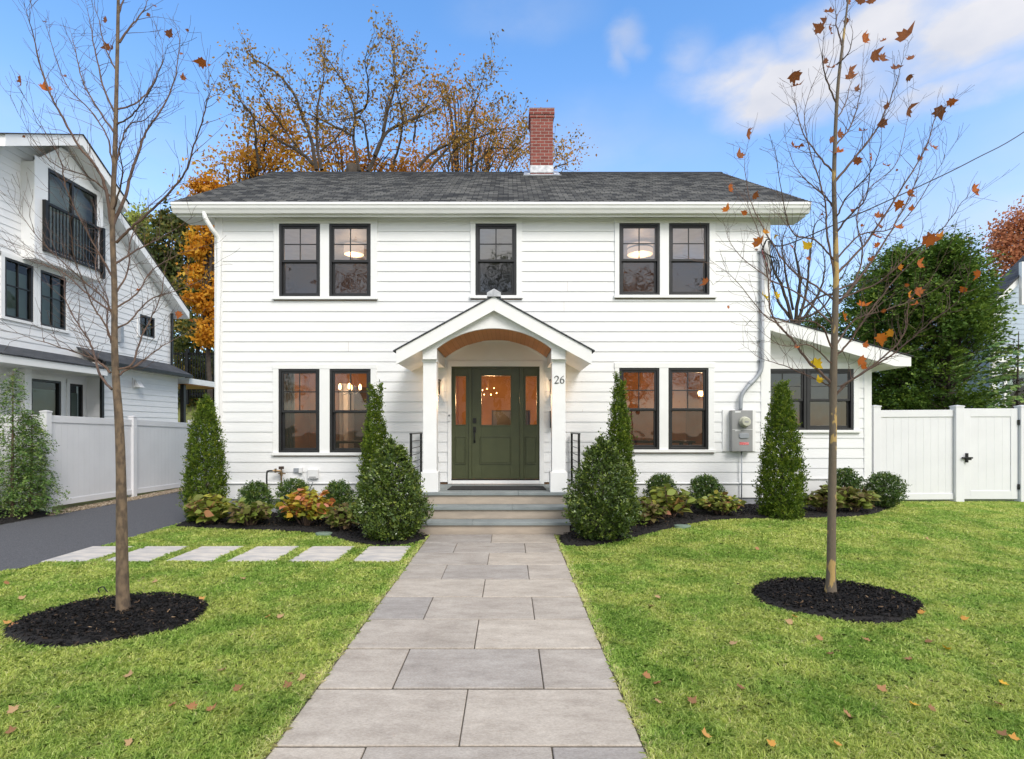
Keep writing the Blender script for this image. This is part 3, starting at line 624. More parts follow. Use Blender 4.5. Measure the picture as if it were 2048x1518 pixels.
for x0_, y0_, nm_, lb_ in ((-3.9, 11.6, 'dining_table', 'dark dining table inside the room behind the lower left windows'), (2.3, 11.9, 'console_table', 'dark console table inside the room behind the lower right windows')):
    tt_ = thing(nm_, (x0_+.8, y0_+.4, .55), lb_, 'table'); MB().box(x0_, x0_+1.7, y0_, y0_+.8, 1.27, 1.31).build('table_top', m_barkD, tt_, bevel=.004)
    for lx in (x0_+.05, x0_+1.58):
        for ly in (y0_+.05, y0_+.68): MB().box(lx, lx+.07, ly, ly+.07, .56, 1.27).build('leg', m_barkD, tt_)
cu = thing('curtain', (-4.5, 10.5, 1.0), 'pale curtain hanging inside at the left of the lower left window', 'curtain'); q = MB()
for k in range(9): q.box(-4.30+.05*k*.6, -4.30+.05*k*.6+.028, 10.42+.03*(k % 2), 10.46+.03*(k % 2), .7, 2.9)
q.build('cloth', M('curtain_cloth', (.42, .38, .32), rough=.9), cu); MB().tube([(-4.35, 10.46, 2.92), (-1.9, 10.46, 2.92)], .012, 6).build('rod', m_iron, cu)
fp = thing('television', (-.2, 15.7, 1.6), 'dark screen on the far room wall seen through the front door glass', 'television')
MB().box(-.45, .55, 15.68, 15.76, 1.35, 2.05).build('screen', m_black, fp); MB().box(-.49, .59, 15.75, 15.79, 1.31, 2.09).build('frame', m_iron, fp)
def plight(parent, loc, power, rad=.06, color=(1, .68, .40)):
    L = D.lights.new('lamp_light', 'POINT'); L.energy = power; L.shadow_soft_size = rad; L.color = color
    o = D.objects.new('lamp_light', L); COL.objects.link(o); o.parent = parent; o.location = Vector(loc)-ORG[parent.name]
def lathe(mb, prof, c, n=20):
    i = len(mb.v)
    for r, z in prof:
        for k in range(n):
            t = 2*math.pi*k/n; mb.v.append((c[0]+r*math.cos(t), c[1]+r*math.sin(t), c[2]+z))
    for j in range(len(prof)-1):
        for k in range(n):
            mb.f.append((i+j*n+k, i+j*n+(k+1) % n, i+(j+1)*n+(k+1) % n, i+(j+1)*n+k)); mb.r.append(0.)
    return mb
def drum(px, py, Y, lab, r=.21, h=.22, band=False):
    c = P(px, py, Y); t = thing('ceiling_lamp', (c.x, c.y, 5.5), lab, 'ceiling lamp')
    lathe(MB(), [(.0, -h/2), (r*.98, -h/2), (r, -h/2+.01), (r, h/2), (r*.97, h/2), (0, h/2)], c).build('shade', m_shade, t, smooth=False)
    if band: lathe(MB(), [(r+.004, -.016), (r+.006, -.016), (r+.006, .016), (r+.004, .016)], c).build('band', m_lead, t)
    MB().tube([(c.x, c.y, c.z+h/2), (c.x, c.y, 5.5)], .012, 8).build('stem', m_lead, t); plight(t, (c.x, c.y, c.z-.25), 16, .15); plight(t, (c.x, c.y, c.z+.26), 5, .08)
drum(708, 499, 11.9, 'glowing patterned drum lamp behind the upper left pair of windows'); drum(1280, 498, 11.9, 'glowing banded drum lamp behind the upper right pair of windows', r=.27, h=.24, band=True)
ch_ = P(700, 780, 12.4); t = thing('chandelier', (ch_.x, ch_.y, 3.05), 'small chandelier with bright candle bulbs behind the lower left windows', 'chandelier')
am = MB(); bu = MB(); am.tube([(ch_.x, ch_.y, 3.05), (ch_.x, ch_.y, ch_.z-.05)], .012, 6)
for k in range(4):
    a = k*math.pi/2+.2; e = Vector((ch_.x+.22*math.cos(a), ch_.y+.22*math.sin(a), ch_.z)); am.tube([(ch_.x, ch_.y, ch_.z-.05), (ch_.x+.12*math.cos(a), ch_.y+.12*math.sin(a), ch_.z-.10), e], .01, 6)
    lathe(bu, [(.0, 0), (.028, .02), (.032, .07), (.02, .12), (0, .14)], e, 10)
am.build('arms', m_iron, t); bu.build('bulbs', m_bulb, t, smooth=True); plight(t, (ch_.x, ch_.y, ch_.z+.2), 60, .15)
gp_ = P(1402, 786, 12.2); t = thing('globe_pendant', (gp_.x, gp_.y, 3.05), 'small round glowing pendant behind the lower right window', 'pendant lamp')
lathe(MB(), [(0, -.07), (.04, -.058), (.066, -.02), (.066, .02), (.04, .058), (0, .07)], gp_, 16).build('globe', m_bulb, t, smooth=True)
MB().tube([(gp_.x, gp_.y, gp_.z+.07), (gp_.x, gp_.y, 3.05)], .006, 6).build('cord', m_iron, t); plight(t, (gp_.x, gp_.y, gp_.z-.25), 40, .12)
rl = thing('recessed_light', (3.50, 14.2, 3.05), 'small lit recessed ceiling light behind the lower right window', 'ceiling light')
lathe(MB(), [(0, -.012), (.06, -.012), (.07, 0)], (3.50, 14.2, 3.045), 16).build('lens', m_bulb, rl); lathe(MB(), [(.07, 0), (.09, -.008), (.09, 0)], (3.50, 14.2, 3.048), 16).build('ring', m_white, rl)
hl = thing('hall_lamp', (-.6, 13.2, 3.05), 'sparkling hall ceiling lamp seen through the front door glass', 'ceiling lamp'); bu = MB()
for k in range(7): lathe(bu, [(0, -.018), (.012, 0), (0, .018)], (-.72+.07*k+random.uniform(-.02, .02), 13.2, 2.44+random.uniform(-.08, .1)), 8)
bu.build('crystals', m_bulb, hl); MB().tube([(-.5, 13.2, 2.5), (-.5, 13.2, 3.05)], .01, 6).build('stem', m_brass, hl); plight(hl, (-.4, 13.0, 2.25), 60, .15, (1, .60, .28))
# front door --------------------------------------------------------------------
dc = MB(); zd0, zd1 = FZ(959), FZ(733)
dc.box(FX(896), FX(903), FY-.035, FY+.05, .57, zd1).box(FX(1079), FX(1088), FY-.035, FY+.05, .57, zd1).box(FX(896), FX(1088), FY-.035, FY+.05, zd1, FZ(722)).box(FX(903), FX(1079), FY-.028, FY+.05, .57, zd0)
dc.build('door_casing', m_trim, house, bevel=.003)
def panel_leaf(mb, x0, x1, z0, z1, Y, glass, pan, th=.045):
    """stile-and-rail leaf with glass opening and raised panel, px rectangles"""
    gx0, gx1, gz0, gz1 = glass; px0, px1, pz0, pz1 = pan
    mb.box(x0, gx0, Y, Y+th, z0, z1).box(gx1, x1, Y, Y+th, z0, z1).box(gx0, gx1, Y, Y+th, gz1, z1).box(gx0, gx1, Y, Y+th, z0, gz0)
    m = .018
    for a, b, c, d in ((gx0-m, gx0, gz0-m, gz1+m), (gx1, gx1+m, gz0-m, gz1+m), (gx0, gx1, gz1, gz1+m), (gx0, gx1, gz0-m, gz0)): mb.box(a, b, Y-.010, Y, c, d)
    for a, b, c, d in ((px0, px0+.012, pz0, pz1), (px1-.012, px1, pz0, pz1), (px0+.012, px1-.012, pz1-.012, pz1), (px0+.012, px1-.012, pz0, pz0+.012)): mb.box(a, b, Y-.014, Y, c, d)
    mb.prism([(px0+.03, Y, pz0+.03), (px1-.03, Y, pz0+.03), (px1-.03, Y, pz1-.03), (px0+.03, Y, pz1-.03)], (0, -.011, 0))
def q5(x): return 760+x/2.711
def r5(y): return 540+y/2.711
def zz(y): return FZ(r5(y))
dm = MB(); YD = FY+.012
panel_leaf(dm, FX(q5(497))+.001, FX(q5(759))-.001, zd0+.01, zd1-.03, YD, (FX(q5(550)), FX(q5(708)), zz(840), zz(573)), (FX(q5(540)), FX(q5(712)), zz(1054), zz(902)))
door = dm.build('front_door', m_green, house, bevel=.003)
MB().face([(FX(q5(548)), YD+.02, zz(842)), (FX(q5(710)), YD+.02, zz(842)), (FX(q5(710)), YD+.02, zz(571)), (FX(q5(548)), YD+.02, zz(571))]).build('pane', m_glassD, door)
hd = MB(); hx = FX(q5(513)); hd.box(hx-.03, hx+.03, YD-.022, YD, zz(830), zz(803)); hd.box(hx-.026, hx+.026, YD-.014, YD, zz(882), zz(850))
hd.tube([(hx, YD-.012, zz(870)), (hx, YD-.055, zz(880)), (hx, YD-.06, zz(905)), (hx, YD-.05, zz(925)), (hx, YD-.005, zz(932))], .011, 8).box(hx-.018, hx+.018, YD-.012, YD, zz(937), zz(922))
hd.build('handle', m_iron, door, bevel=.003)
fr = MB(); fr.box(FX(903), FX(1079), FY-.004, FY+.07, zd1-.028, zd1).box(FX(q5(481)), FX(q5(497)), FY-.012, FY+.07, zd0, zd1-.028).box(FX(q5(759)), FX(q5(778)), FY-.012, FY+.07, zd0, zd1-.028)
fr.build('door_frame', m_green, house, bevel=.004)
for a, b, gl_, pn in ((903, q5(481), (410, 465), (403, 465)), (q5(778), 1079, (790, 850), (785, 847))):
    s_ = MB(); panel_leaf(s_, FX(a)+.001, FX(b)-.001, zd0+.01, zd1-.03, YD, (FX(q5(gl_[0])), FX(q5(gl_[1])), zz(838), zz(575)), (FX(q5(pn[0])), FX(q5(pn[1])), zz(1054), zz(902)))
    sd_ = s_.build('sidelight', m_green, house, bevel=.003)
    MB().face([(FX(q5(gl_[0]))-.01, YD+.02, zz(840)), (FX(q5(gl_[1]))+.01, YD+.02, zz(840)), (FX(q5(gl_[1]))+.01, YD+.02, zz(573)), (FX(q5(gl_[0]))-.01, YD+.02, zz(573))]).build('pane', m_glassD, sd_)
MB().box(FX(903), FX(1079), FY-.03, FY+.02, zd0-.012, zd0+.008).build('threshold', m_iron, house)
# portico -------------------------------------------------------------------------
PC = -.238; YF = 8.76; ZP = 3.67; ZE = 2.82; HWD = 1.545; TH = .215
po = MB(); sl_ = (ZP-ZE)/HWD
def gable(mb, y0, y1, zo, th, hw):   # rafter-shaped slab
    mb.prism([(PC-hw, y0, ZP-hw*sl_+zo), (PC, y0, ZP+zo), (PC, y0, ZP+zo-th), (PC-hw, y0, ZP-hw*sl_+zo-th)], (0, y1-y0, 0))
    mb.prism([(PC+hw, y0, ZP-hw*sl_+zo), (PC+hw, y0, ZP-hw*sl_+zo-th), (PC, y0, ZP+zo-th), (PC, y0, ZP+zo)], (0, y1-y0, 0))
gable(po, YF, YF+.04, 0, .222, HWD); gable(po, YF+.04, FY-.0, 0, .20, HWD-.004)
port = po.build('portico', m_trim, house, bevel=.003)
rs = MB(); gable(rs, YF-.02, FY, .022, .02, HWD+.045); rs.build('roof', m_shing2, port)
# arched front panel
ap = MB(); YA = 8.86; ZS, ZC2, AW = 2.865, 3.185, .915
Rr = (AW**2+(ZC2-ZS)**2)/(2*(ZC2-ZS)); zc_ = ZC2-Rr; am_ = math.asin(AW/Rr)
arc = [(PC+Rr*math.sin(t), zc_+Rr*math.cos(t)) for t in np.linspace(-am_, am_, 29)]
for (xa, za), (xb, zb) in zip(arc, arc[1:]):
    ta = ZP-abs(xa-PC)*sl_-.19; tb = ZP-abs(xb-PC)*sl_-.19
    ap.prism([(xa, YA, za), (xb, YA, zb), (xb, YA, tb), (xa, YA, ta)], (0, .06, 0))
for sgn in (-1, 1):
    xs_ = sorted((PC+sgn*AW, PC+sgn*1.14)); zt0 = ZP-abs(xs_[0]-PC)*sl_-.19; zt1 = ZP-abs(xs_[1]-PC)*sl_-.19
    ap.prism([(xs_[0], YA, 2.69), (xs_[1], YA, 2.69), (xs_[1], YA, zt1), (xs_[0], YA, zt0)], (0, .06, 0))
    xi = PC+sgn*.935; xo = PC+sgn*1.135; a, b = sorted((xi, xo)); ap.box(a, b, YA+.06, FY-.002, 2.69, 2.90)
ap.build('arched_beam', m_trim, port)
cl = MB()
arc2 = [(PC+(Rr+.012)*math.sin(t), zc_+(Rr+.012)*math.cos(t)) for t in np.linspace(-am_, am_, 29)]
for (xa, za), (xb, zb) in zip(arc2, arc2[1:]): cl.face([(xa, YA+.02, za), (xb, YA+.02, zb), (xb, FY, zb), (xa, FY, za)])
cl.build('cedar_ceiling', m_wood, port)
# white faceted trim where the vault meets the wall
rt = MB(); o5 = [(345, 470), (515, 374), (750, 374), (905, 470)]; pts = [(FX(q5(a)), FZ(r5(b))) for a, b in o5]
for (a, b), (c, d) in zip(pts, pts[1:]): rt.prism([(a, FY-.06, b), (c, FY-.06, d), (c, FY-.06, d-.05), (a, FY-.06, b-.05)], (0, .05, 0))
pl = [pts[0], pts[1], pts[2], pts[3], (pts[3][0], FZ(722)), (pts[0][0], FZ(722))]; rt.prism([(a, FY-.022, b) for a, b in pl], (0, .02, 0))
rt.build('wall_trim', m_trim, port)
for cx, nm in ((FX(0)*0+(859.5-HX)/FL*8.93, 0), ((1117.5-HX)/FL*8.93, 1)):
    p_ = MB(); p_.box(cx-.109, cx+.109, 8.93, 9.14, .56, 2.69).box(cx-.137, cx+.137, 8.90, 9.17, .564, .885).box(cx-.122, cx+.122, 8.915, 9.155, 2.655, 2.69)
    p_.build('post', m_trim, port, bevel=.004)
cpp = MB(); cpp.prism([(PC-.11, YF-.03, ZP-.01), (PC+.11, YF-.03, ZP-.01), (PC+.11, YF-.03, ZP+.055), (PC, YF-.03, ZP+.115), (PC-.11, YF-.03, ZP+.055)], (0, FY-YF, 0)); cpp.build('ridge_cap', m_lead, port, bevel=.003)
# house number
def stroke(mb, pts, wid, ox, oz, s, Y):
    pp = catmull([(a, b, 0) for a, b in pts], 4); m = len(pp)
    wv = np.interp(np.linspace(0, 1, m), np.linspace(0, 1, len(wid)), wid)
    L = []; Rg = []
    for k in range(m):
        d = pp[min(k+1, m-1)]-pp[max(k-1, 0)]; d.normalize(); nn = Vector((-d.y, d.x, 0))*wv[k]*.5
        L.append(pp[k]+nn); Rg.append(pp[k]-nn)
    for k in range(m-1):
        mb.prism([(ox+q.x*s, Y, oz+q.y*s) for q in (Rg[k], Rg[k+1], L[k+1], L[k])], (0, -.008-.0002*(k % 2), 0))
nm = MB(); s = .125; Y = 8.929; pxm = lambda px: (px-HX)/FL*8.93; z0 = CZ+(HY-767)/FL*8.93
stroke(nm, [(.06, .72), (.11, .88), (.28, .97), (.46, .89), (.52, .72), (.45, .52), (.28, .3), (.06, .04)], [.12, .05, .07, .09, .11, .09, .06, .05], pxm(1108.5), z0, s, Y)
stroke(nm, [(.04, .05), (.2, .055), (.4, .05), (.58, .09)], [.09, .10, .10, .08], pxm(1108.5), z0, s, Y-.001)
stroke(nm, [(.54, .98), (.36, .90), (.18, .70), (.08, .42), (.10, .17), (.29, .03), (.48, .13), (.54, .31), (.46, .50), (.29, .57), (.12, .43)], [.03, .05, .08, .11, .11, .06, .09, .11, .09, .05, .04], pxm(1119.5), z0, s, Y)
nm.build('house_number', m_iron, port)
# side wing ------------------------------------------------------------------------
WY = 10.66; WS = FL/WY
def WX(px): return (px-HX)/WS
def WZ(py): return CZ+(HY-py)/WS
wg = MB(); wo = [(WX(1521), WX(1717)-.004, WZ(862), WZ(727))]
def wtop(x): return 3.72-.29*(x-4.79)
siding(wg, lambda u, o, z: (u, WY-o, z), lambda z: (4.785, min(WX(1727), 4.785+max(0, (3.70-z))/.29)), WZ(957)+.01, 3.7, 20/WS, wo)
siding(wg, lambda u, o, z: (WX(1742)-.01+o, u, z), lambda z: (WY+.1, 15.4), WZ(957)+.01, 3.05, 20/WS, [])
wg.build('wing_wall', m_siding, house)
wt2 = MB(); wt2.box(WX(1727), WX(1742), WY-.022, WY+.1, WZ(957), 3.06).box(4.79, WX(1742)+.015, WY-.045, WY, WZ(957)-.012, WZ(957)+.006).box(4.79, WX(1742), WY-.02, WY+.02, WZ(990), WZ(957)-.013)
wt2.build('wing_trim', m_trim, house, bevel=.003)
MB().box(4.79, 6.0, WY+.005, 15.4, -.2, WZ(990)).box(6.0, 6.9, WY+.02, 15.4, -.2, WZ(990)).build('wing_foundation', m_conc, house)
YR = 10.28; wr = MB()
A = P(1541, 633, YR); B = P(1822.5, 713.6, YR); wr.prism([(4.80, YR, A.z), (B.x, YR, B.z), (B.x, YR, B.z-.175), (B.x-.30, YR, B.z-.175), (4.80, YR, A.z-.245)], (0, 5.3, 0))
wr.build('wing_roof', m_trim, house, bevel=.003)
MB().prism([(4.80, YR-.02, A.z+.004), (B.x+.03, YR-.02, B.z+.004), (B.x+.03, YR-.02, B.z+.016), (4.80, YR-.02, A.z+.016)], (0, 5.3, 0)).build('wing_shingles', m_shing2, house)
cs = MB(); wz0, wz1 = WZ(860), WZ(738)
cs.box(WX(1706), WX(1717), WY-.03, WY+.03, wz0, wz1).box(4.79, WX(1717)+.005, WY-.034, WY+.03, wz1, WZ(727))
wn = cs.build('window', m_trim, house, bevel=.003); MB().box(4.79, WX(1717)+.02, WY-.06, WY+.04, wz0-.05, wz0).build('sill', m_trim, wn, bevel=.004)
for a, b in ((1519, 1612), (1613, 1706)): win_unit(wn, WX(a), WX(b), wz0, wz1, WY-.012, m_glassW, m_glassW, fb=.05)
m_bl = M('pale_blind', (.42, .47, .50), (.36, .41, .44), rough=.8)
room('room_wall', 4.86, 6.9, WY+.12, 14.6, .55, 2.92, m_roomU)
MB().box(5.75, 6.55, WY+.3, WY+.32, 1.2, 2.45).build('window_blind', m_bl, house)

# steps -------------------------------------------------------------------------
st = thing('front_steps', (PC, 8.55, 0), 'three bluestone and tan stone steps with landing up to the green front door', 'steps')
X0, X1 = -1.385, .925
YT = [8.28, 8.57, 8.87]; RH = .563/3
rb = MB()
for k in range(3):
    rb.box(X0+.02, X1-.02, YT[k], FY-.03 if k == 2 else YT[k+1]+.12, 0 if k == 0 else RH*k+.001, RH*(k+1)-.045)
rb.build('riser', m_riser, st, bevel=.003)
for k in range(3):
    y1 = (FY-.03 if k == 2 else YT[k+1]-.001); z = RH*(k+1); tb = MB(); js = [X0, -.55 if k == 0 else (.05 if k == 1 else -.7), X1]
    if k == 2: js = [X0, -.62, .15, X1]
    for a, b in zip(js, js[1:]): tb.box(a+.0015, b-.0015, YT[k]-.03, y1, z-.045, z)
    tb.build('tread', m_blue, st, bevel=.004)
dmt = MB().prism([(-1.02, 8.98+.18, .567), (.62, 8.98+.18, .567), (.60, 9.72, .567), (-1.0, 9.72, .567)], (0, 0, .012)).build('doormat', m_mat, loc=(-.2, 9.4, .563), bevel=.003, label='long black ribbed doormat on the landing before the door', cat='doormat')
# railings
for x, lab in (((812-HX)/FL*9.95, 'black iron handrail left of the porch steps'), ((1160-HX)/FL*9.95, 'black iron handrail right of the porch steps')):
    sg = -1 if x < 0 else 1
    t = thing('handrail', (x, 9.4, .563), lab, 'handrail', 'handrails flanking the porch'); xa = x+(.12 if sg < 0 else -.13)*0
    yA, yB = 9.02, 10.05; x = (-1.335 if sg < 0 else .885+0)+sg*.03; x = (840-HX)/FL*9.95 if sg < 0 else (1145-HX)/FL*9.95
    zt = CZ-(868-HY)/FL*9.5
    xs_ = x-0.0
    MB().box(xs_-.018, xs_+.018, yA, yA+.036, .56, zt).build('post', m_iron, t, bevel=.002); MB().box(xs_-.018, xs_+.018, yB, yB+.036, .56, zt).build('post', m_iron, t, bevel=.002)
    MB().box(xs_-.022, xs_+.022, yA-.01, yB+.05, zt, zt+.02).build('top_rail', m_iron, t, bevel=.002)
    rr_ = MB()
    for k in range(7): z = zt-.115*(k+1); rr_.tube([(xs_, yA+.03, z), (xs_, yB+.01, z)], .007, 6)
    rr_.build('rails', m_iron, t)
# wall lanterns
for px, lab in ((875, 'lit black wall lantern left of the front door'), (1106, 'lit black wall lantern right of the front door, behind the post')):
    x = FX(px)+(0 if px < 1000 else -.0); z = FZ(775); t = thing('wall_lantern', (x, FY-.02, z), lab, 'wall lantern', 'wall lanterns beside the door')
    MB().box(x-.035, x+.035, FY-.04, FY-.016, z-.11, z+.11).build('back_plate', m_iron, t, bevel=.003)
    fr = MB()
    for dx in (-.05, .05):
        for dy in (-.15, -.06): fr.tube([(x+dx, FY+dy, z-.12), (x+dx*1.25, FY+dy-(.012 if dy < -.1 else 0), z+.12)], .006, 5)
    fr.box(x-.055, x+.055, FY-.165, FY-.04, z-.13, z-.12).box(x-.07, x+.07, FY-.18, FY-.04, z+.12, z+.135); fr.build('cage', m_iron, t)
    bu = MB(); lathe(bu, [(0, -.05), (.016, -.04), (.02, 0), (.01, .04), (0, .05)], (x, FY-.10, z), 10).build('bulb', m_bulb, t, smooth=True); plight(t, (x+(.0), FY-.24, z), 1.6, .03)
mbx = thing('mailbox', (FX(1102), FY-.02, FZ(838)), 'slim black wall mailbox behind the right porch post', 'mailbox')
MB().box(FX(1099.5), FX(1107), FY-.11, FY-.016, FZ(856), FZ(824)).build('box', m_iron, mbx, bevel=.004); MB().box(FX(1099), FX(1107.5), FY-.12, FY-.016, FZ(824), FZ(822)).build('lid', m_iron, mbx)
db_ = thing('doorbell', (FX(898.5), FY-.04, FZ(836)), 'small white doorbell with black button on the door casing', 'doorbell')
MB().box(FX(896.4), FX(901.4), FY-.055, FY-.036, FZ(843), FZ(828)).build('plate', m_white, db_, bevel=.006); MB().box(FX(897.8), FX(900), FY-.060, FY-.055, FZ(833), FZ(829.5)).build('button', m_iron, db_)
ol = thing('outdoor_outlet', (FX(873), FY-.02, FZ(918)), 'small grey covered outlet beside the left porch post', 'outlet')
MB().box(FX(869), FX(877.5), FY-.07, FY-.016, FZ(924), FZ(913)).build('cover', m_cond, ol, bevel=.005); MB().box(FX(870), FX(876.5), FY-.078, FY-.07, FZ(921), FZ(916)).build('hinge_lid', m_white, ol)
# meter --------------------------------------------------------------------------
mt = thing('electric_meter', (FX(1477), FY-.05, FZ(861)), 'grey electric meter box with round dial and red label on white siding', 'electric meter')
MB().box(FX(1444), FX(1510), FY-.03, FY+.02, FZ(903)+.002, FZ(819)).build('backboard', m_trim, mt, bevel=.003)
MB().box(FX(1457), FX(1498), FY-.16, FY-.03, FZ(902), FZ(821)).build('box', m_meter, mt, bevel=.006)
MB().box(FX(1457.4), FX(1497.6), FY-.163, FY-.16, FZ(859.3), FZ(858.4)).box(FX(1463), FX(1474), FY-.162, FY-.16, FZ(825.5), FZ(823)).box(FX(1463), FX(1474), FY-.162, FY-.16, FZ(862), FZ(860.5)).build('white_strip', m_white, mt)
mc = Vector((FX(1481), FY-.16, FZ(844)))
def disc(mb, c, prof, nseg=24):
    i = len(mb.v)
    for r, d in prof:
        for k in range(nseg):
            t = 2*math.pi*k/nseg; mb.v.append((c.x+r*math.cos(t), c.y-d, c.z+r*math.sin(t)))
    for j in range(len(prof)-1):
        for k in range(nseg): mb.f.append((i+j*nseg+k, i+j*nseg+(k+1) % nseg, i+(j+1)*nseg+(k+1) % nseg, i+(j+1)*nseg+k)); mb.r.append(0.)
    mb.f.append(tuple(i+(len(prof)-1)*nseg+k for k in range(nseg))); mb.r.append(0.)
    return mb
disc(MB(), mc, [(.098, 0), (.098, .03), (.085, .04), (.083, .09), (.07, .11)]).build('dial', M('meter_glass', (.52, .52, .42), (.45, .45, .36), rough=.2), mt)
MB().box(mc.x-.035, mc.x+.035, mc.y-.114, mc.y-.11, mc.z-.012, mc.z+.016).build('display', m_meter, mt)
hp = MB(); a0, a1, c0, c1 = FX(1471), FX(1490), FZ(876), FZ(866); hp.prism([(a0+.02, FY-.16, c0), (a1-.02, FY-.16, c0), (a1, FY-.16, c0+.02), (a1, FY-.16, c1-.02), (a1-.02, FY-.16, c1), (a0+.02, FY-.16, c1), (a0, FY-.16, c1-.02), (a0, FY-.16, c0+.02)], (0, -.015, 0)); hp.build('hatch', m_cond, mt, bevel=.003)
MB().box(FX(1472), FX(1490), FY-.163, FY-.16, FZ(889), FZ(884)).build('label', m_redlab, mt)
cd = MB(); yc = FY-.055
cd.tube([Vector((FX(1521.5), yc, FZ(505))), Vector((FX(1521.5), yc, FZ(718)))]+catmull([Vector((FX(1521.5), yc, FZ(722))), Vector((FX(1519), yc, FZ(742))), Vector((FX(1508), yc, FZ(758))), Vector((FX(1490), yc-.02, FZ(776))), Vector((FX(1479), yc-.03, FZ(794))), Vector((FX(1476.5), yc-.04, FZ(821)))], 5), .037, 12)
cd.build('conduit', m_cond, mt, smooth=True)
for yy, px in ((505, 1521.5), (604, 1521.5), (682, 1521.5), (722, 1521.5)): MB().tube([(FX(px), yc, FZ(yy)+.012), (FX(px), yc, FZ(yy)-.012)], .045, 12).box(FX(px)-.07, FX(px)+.06, FY-.03, FY-.016, FZ(yy)-.012, FZ(yy)+.012).build('clamp', m_cond, mt)
a = Vector((FX(1500), yc-.008, FZ(765))); b = Vector((FX(1496), yc-.01, FZ(769))); MB().tube([a, b], .046, 12).build('coupling', m_cond, mt)

MB().tube([(FX(1480), FY-.07, FZ(902)), (FX(1480), FY-.07, .05)], .012, 8).build('ground_conduit', m_cond, mt, smooth=True)
# service cable and weather-head loops
wh = thing('service_cable', tuple(P(1523, 500, FY-.05)), 'black overhead service cable running from house corner up to the right', 'cable')
cab = catmull([P(1524, 500, FY-.10), P(1536, 478, 10.05), P(1560, 492, 10.0), P(1640, 462, 10.6), P(1840, 372, 11.8), P(1950, 318, 12.7), P(2060, 256, 14), P(2260, 110, 17)], 6)
MB().tube(cab, .013, 6).build('cable', m_iron, wh); lp = MB()
for k in range(5):
    x = 1530+k*5; lp.tube(catmull([P(1526, 497+k*2, FY-.09), P(x+4, 520, FY-.10-.02*k), P(x+8, 548+6*(k % 3), FY-.12), P(x+14, 530, FY-.10), P(1536+k*2, 482, 10.05)], 5), .008, 5)
lp.build('drip_loops', m_iron, wh); MB().tube(catmull([P(1524, 500, FY-.10), P(1530, 520, FY-.10), P(1540, 545, FY-.09), P(1542, 565, FY-.06)], 5), .008, 5).build('red_wire', M('red_wire', (.25, .02, .02)), wh)
# gas/water pipe
vp = thing('water_valve', (FX(560), FY-.12, .1), 'brass backflow valve with black riser pipe under the left window', 'valve')
MB().tube(catmull([Vector((FX(548), FY-.30, .03)), Vector((FX(548), FY-.30, .50)), Vector((FX(547), FY-.28, FZ(944))), Vector((FX(549), FY-.25, FZ(940))), Vector((FX(554), FY-.2, FZ(940)))], 4), .016, 8).build('riser_pipe', m_iron, vp)
q = MB(); q.tube([(FX(553), FY-.16, FZ(940)), (FX(568), FY-.12, FZ(941))], .017, 8).tube([(FX(568), FY-.12, FZ(972)), (FX(568), FY-.12, FZ(936))], .014, 8).tube([(FX(558), FY-.15, FZ(944)), (FX(558), FY-.15, FZ(936))], .02, 8).tube([(FX(568), FY-.12, FZ(950)), (FX(568), FY-.12, FZ(943))], .026, 8).tube([(FX(562), FY-.12, FZ(946)), (FX(576), FY-.12, FZ(946))], .011, 8)
q.build('valve_body', m_brass, vp); MB().tube([(FX(568), FY-.12, FZ(937)), (FX(568), FY-.12, FZ(932))], .045, 12).build('cap', M('dark_bronze', (.05, .03, .02), rough=.5), vp)
o1 = thing('outdoor_socket', (FX(597), FY-.03, FZ(939)), 'small clear socket cover on the siding below left windows', 'socket')
MB().box(FX(589), FX(601), FY-.05, FY-.016, FZ(944), FZ(936)).build('cover', m_cond, o1, bevel=.004); MB().box(FX(601), FX(607), FY-.09, FY-.016, FZ(945), FZ(935)).build('flap', m_white, o1, bevel=.003)
MB().tube(catmull([Vector((FX(604), FY-.05, FZ(945))), Vector((FX(611), FY-.05, FZ(952))), Vector((FX(613), FY-.04, FZ(965))), Vector((FX(618), FY-.05, FZ(968))), Vector((FX(624), FY-.04, FZ(955)))], 4), .0035, 5).build('cord', m_white, o1)
o2 = thing('utility_box', (FX(628), FY-.05, FZ(948)), 'white rounded utility box with grey cable on the siding', 'utility box')
MB().box(FX(617), FX(638.5), FY-.075, FY-.016, FZ(957), FZ(937.5)).build('case', m_white, o2, bevel=.018, seg=3); MB().box(FX(621), FX(634), FY-.077, FY-.075, FZ(954.5), FZ(952.5)).build('marking', m_meter, o2)
MB().tube(catmull([Vector((FX(628), FY-.05, FZ(957))), Vector((FX(627), FY-.06, FZ(965))), Vector((FX(623), FY-.06, FZ(975))), Vector((FX(622), FY-.1, .2))], 4), .005, 5).build('cable', m_cond, o2)
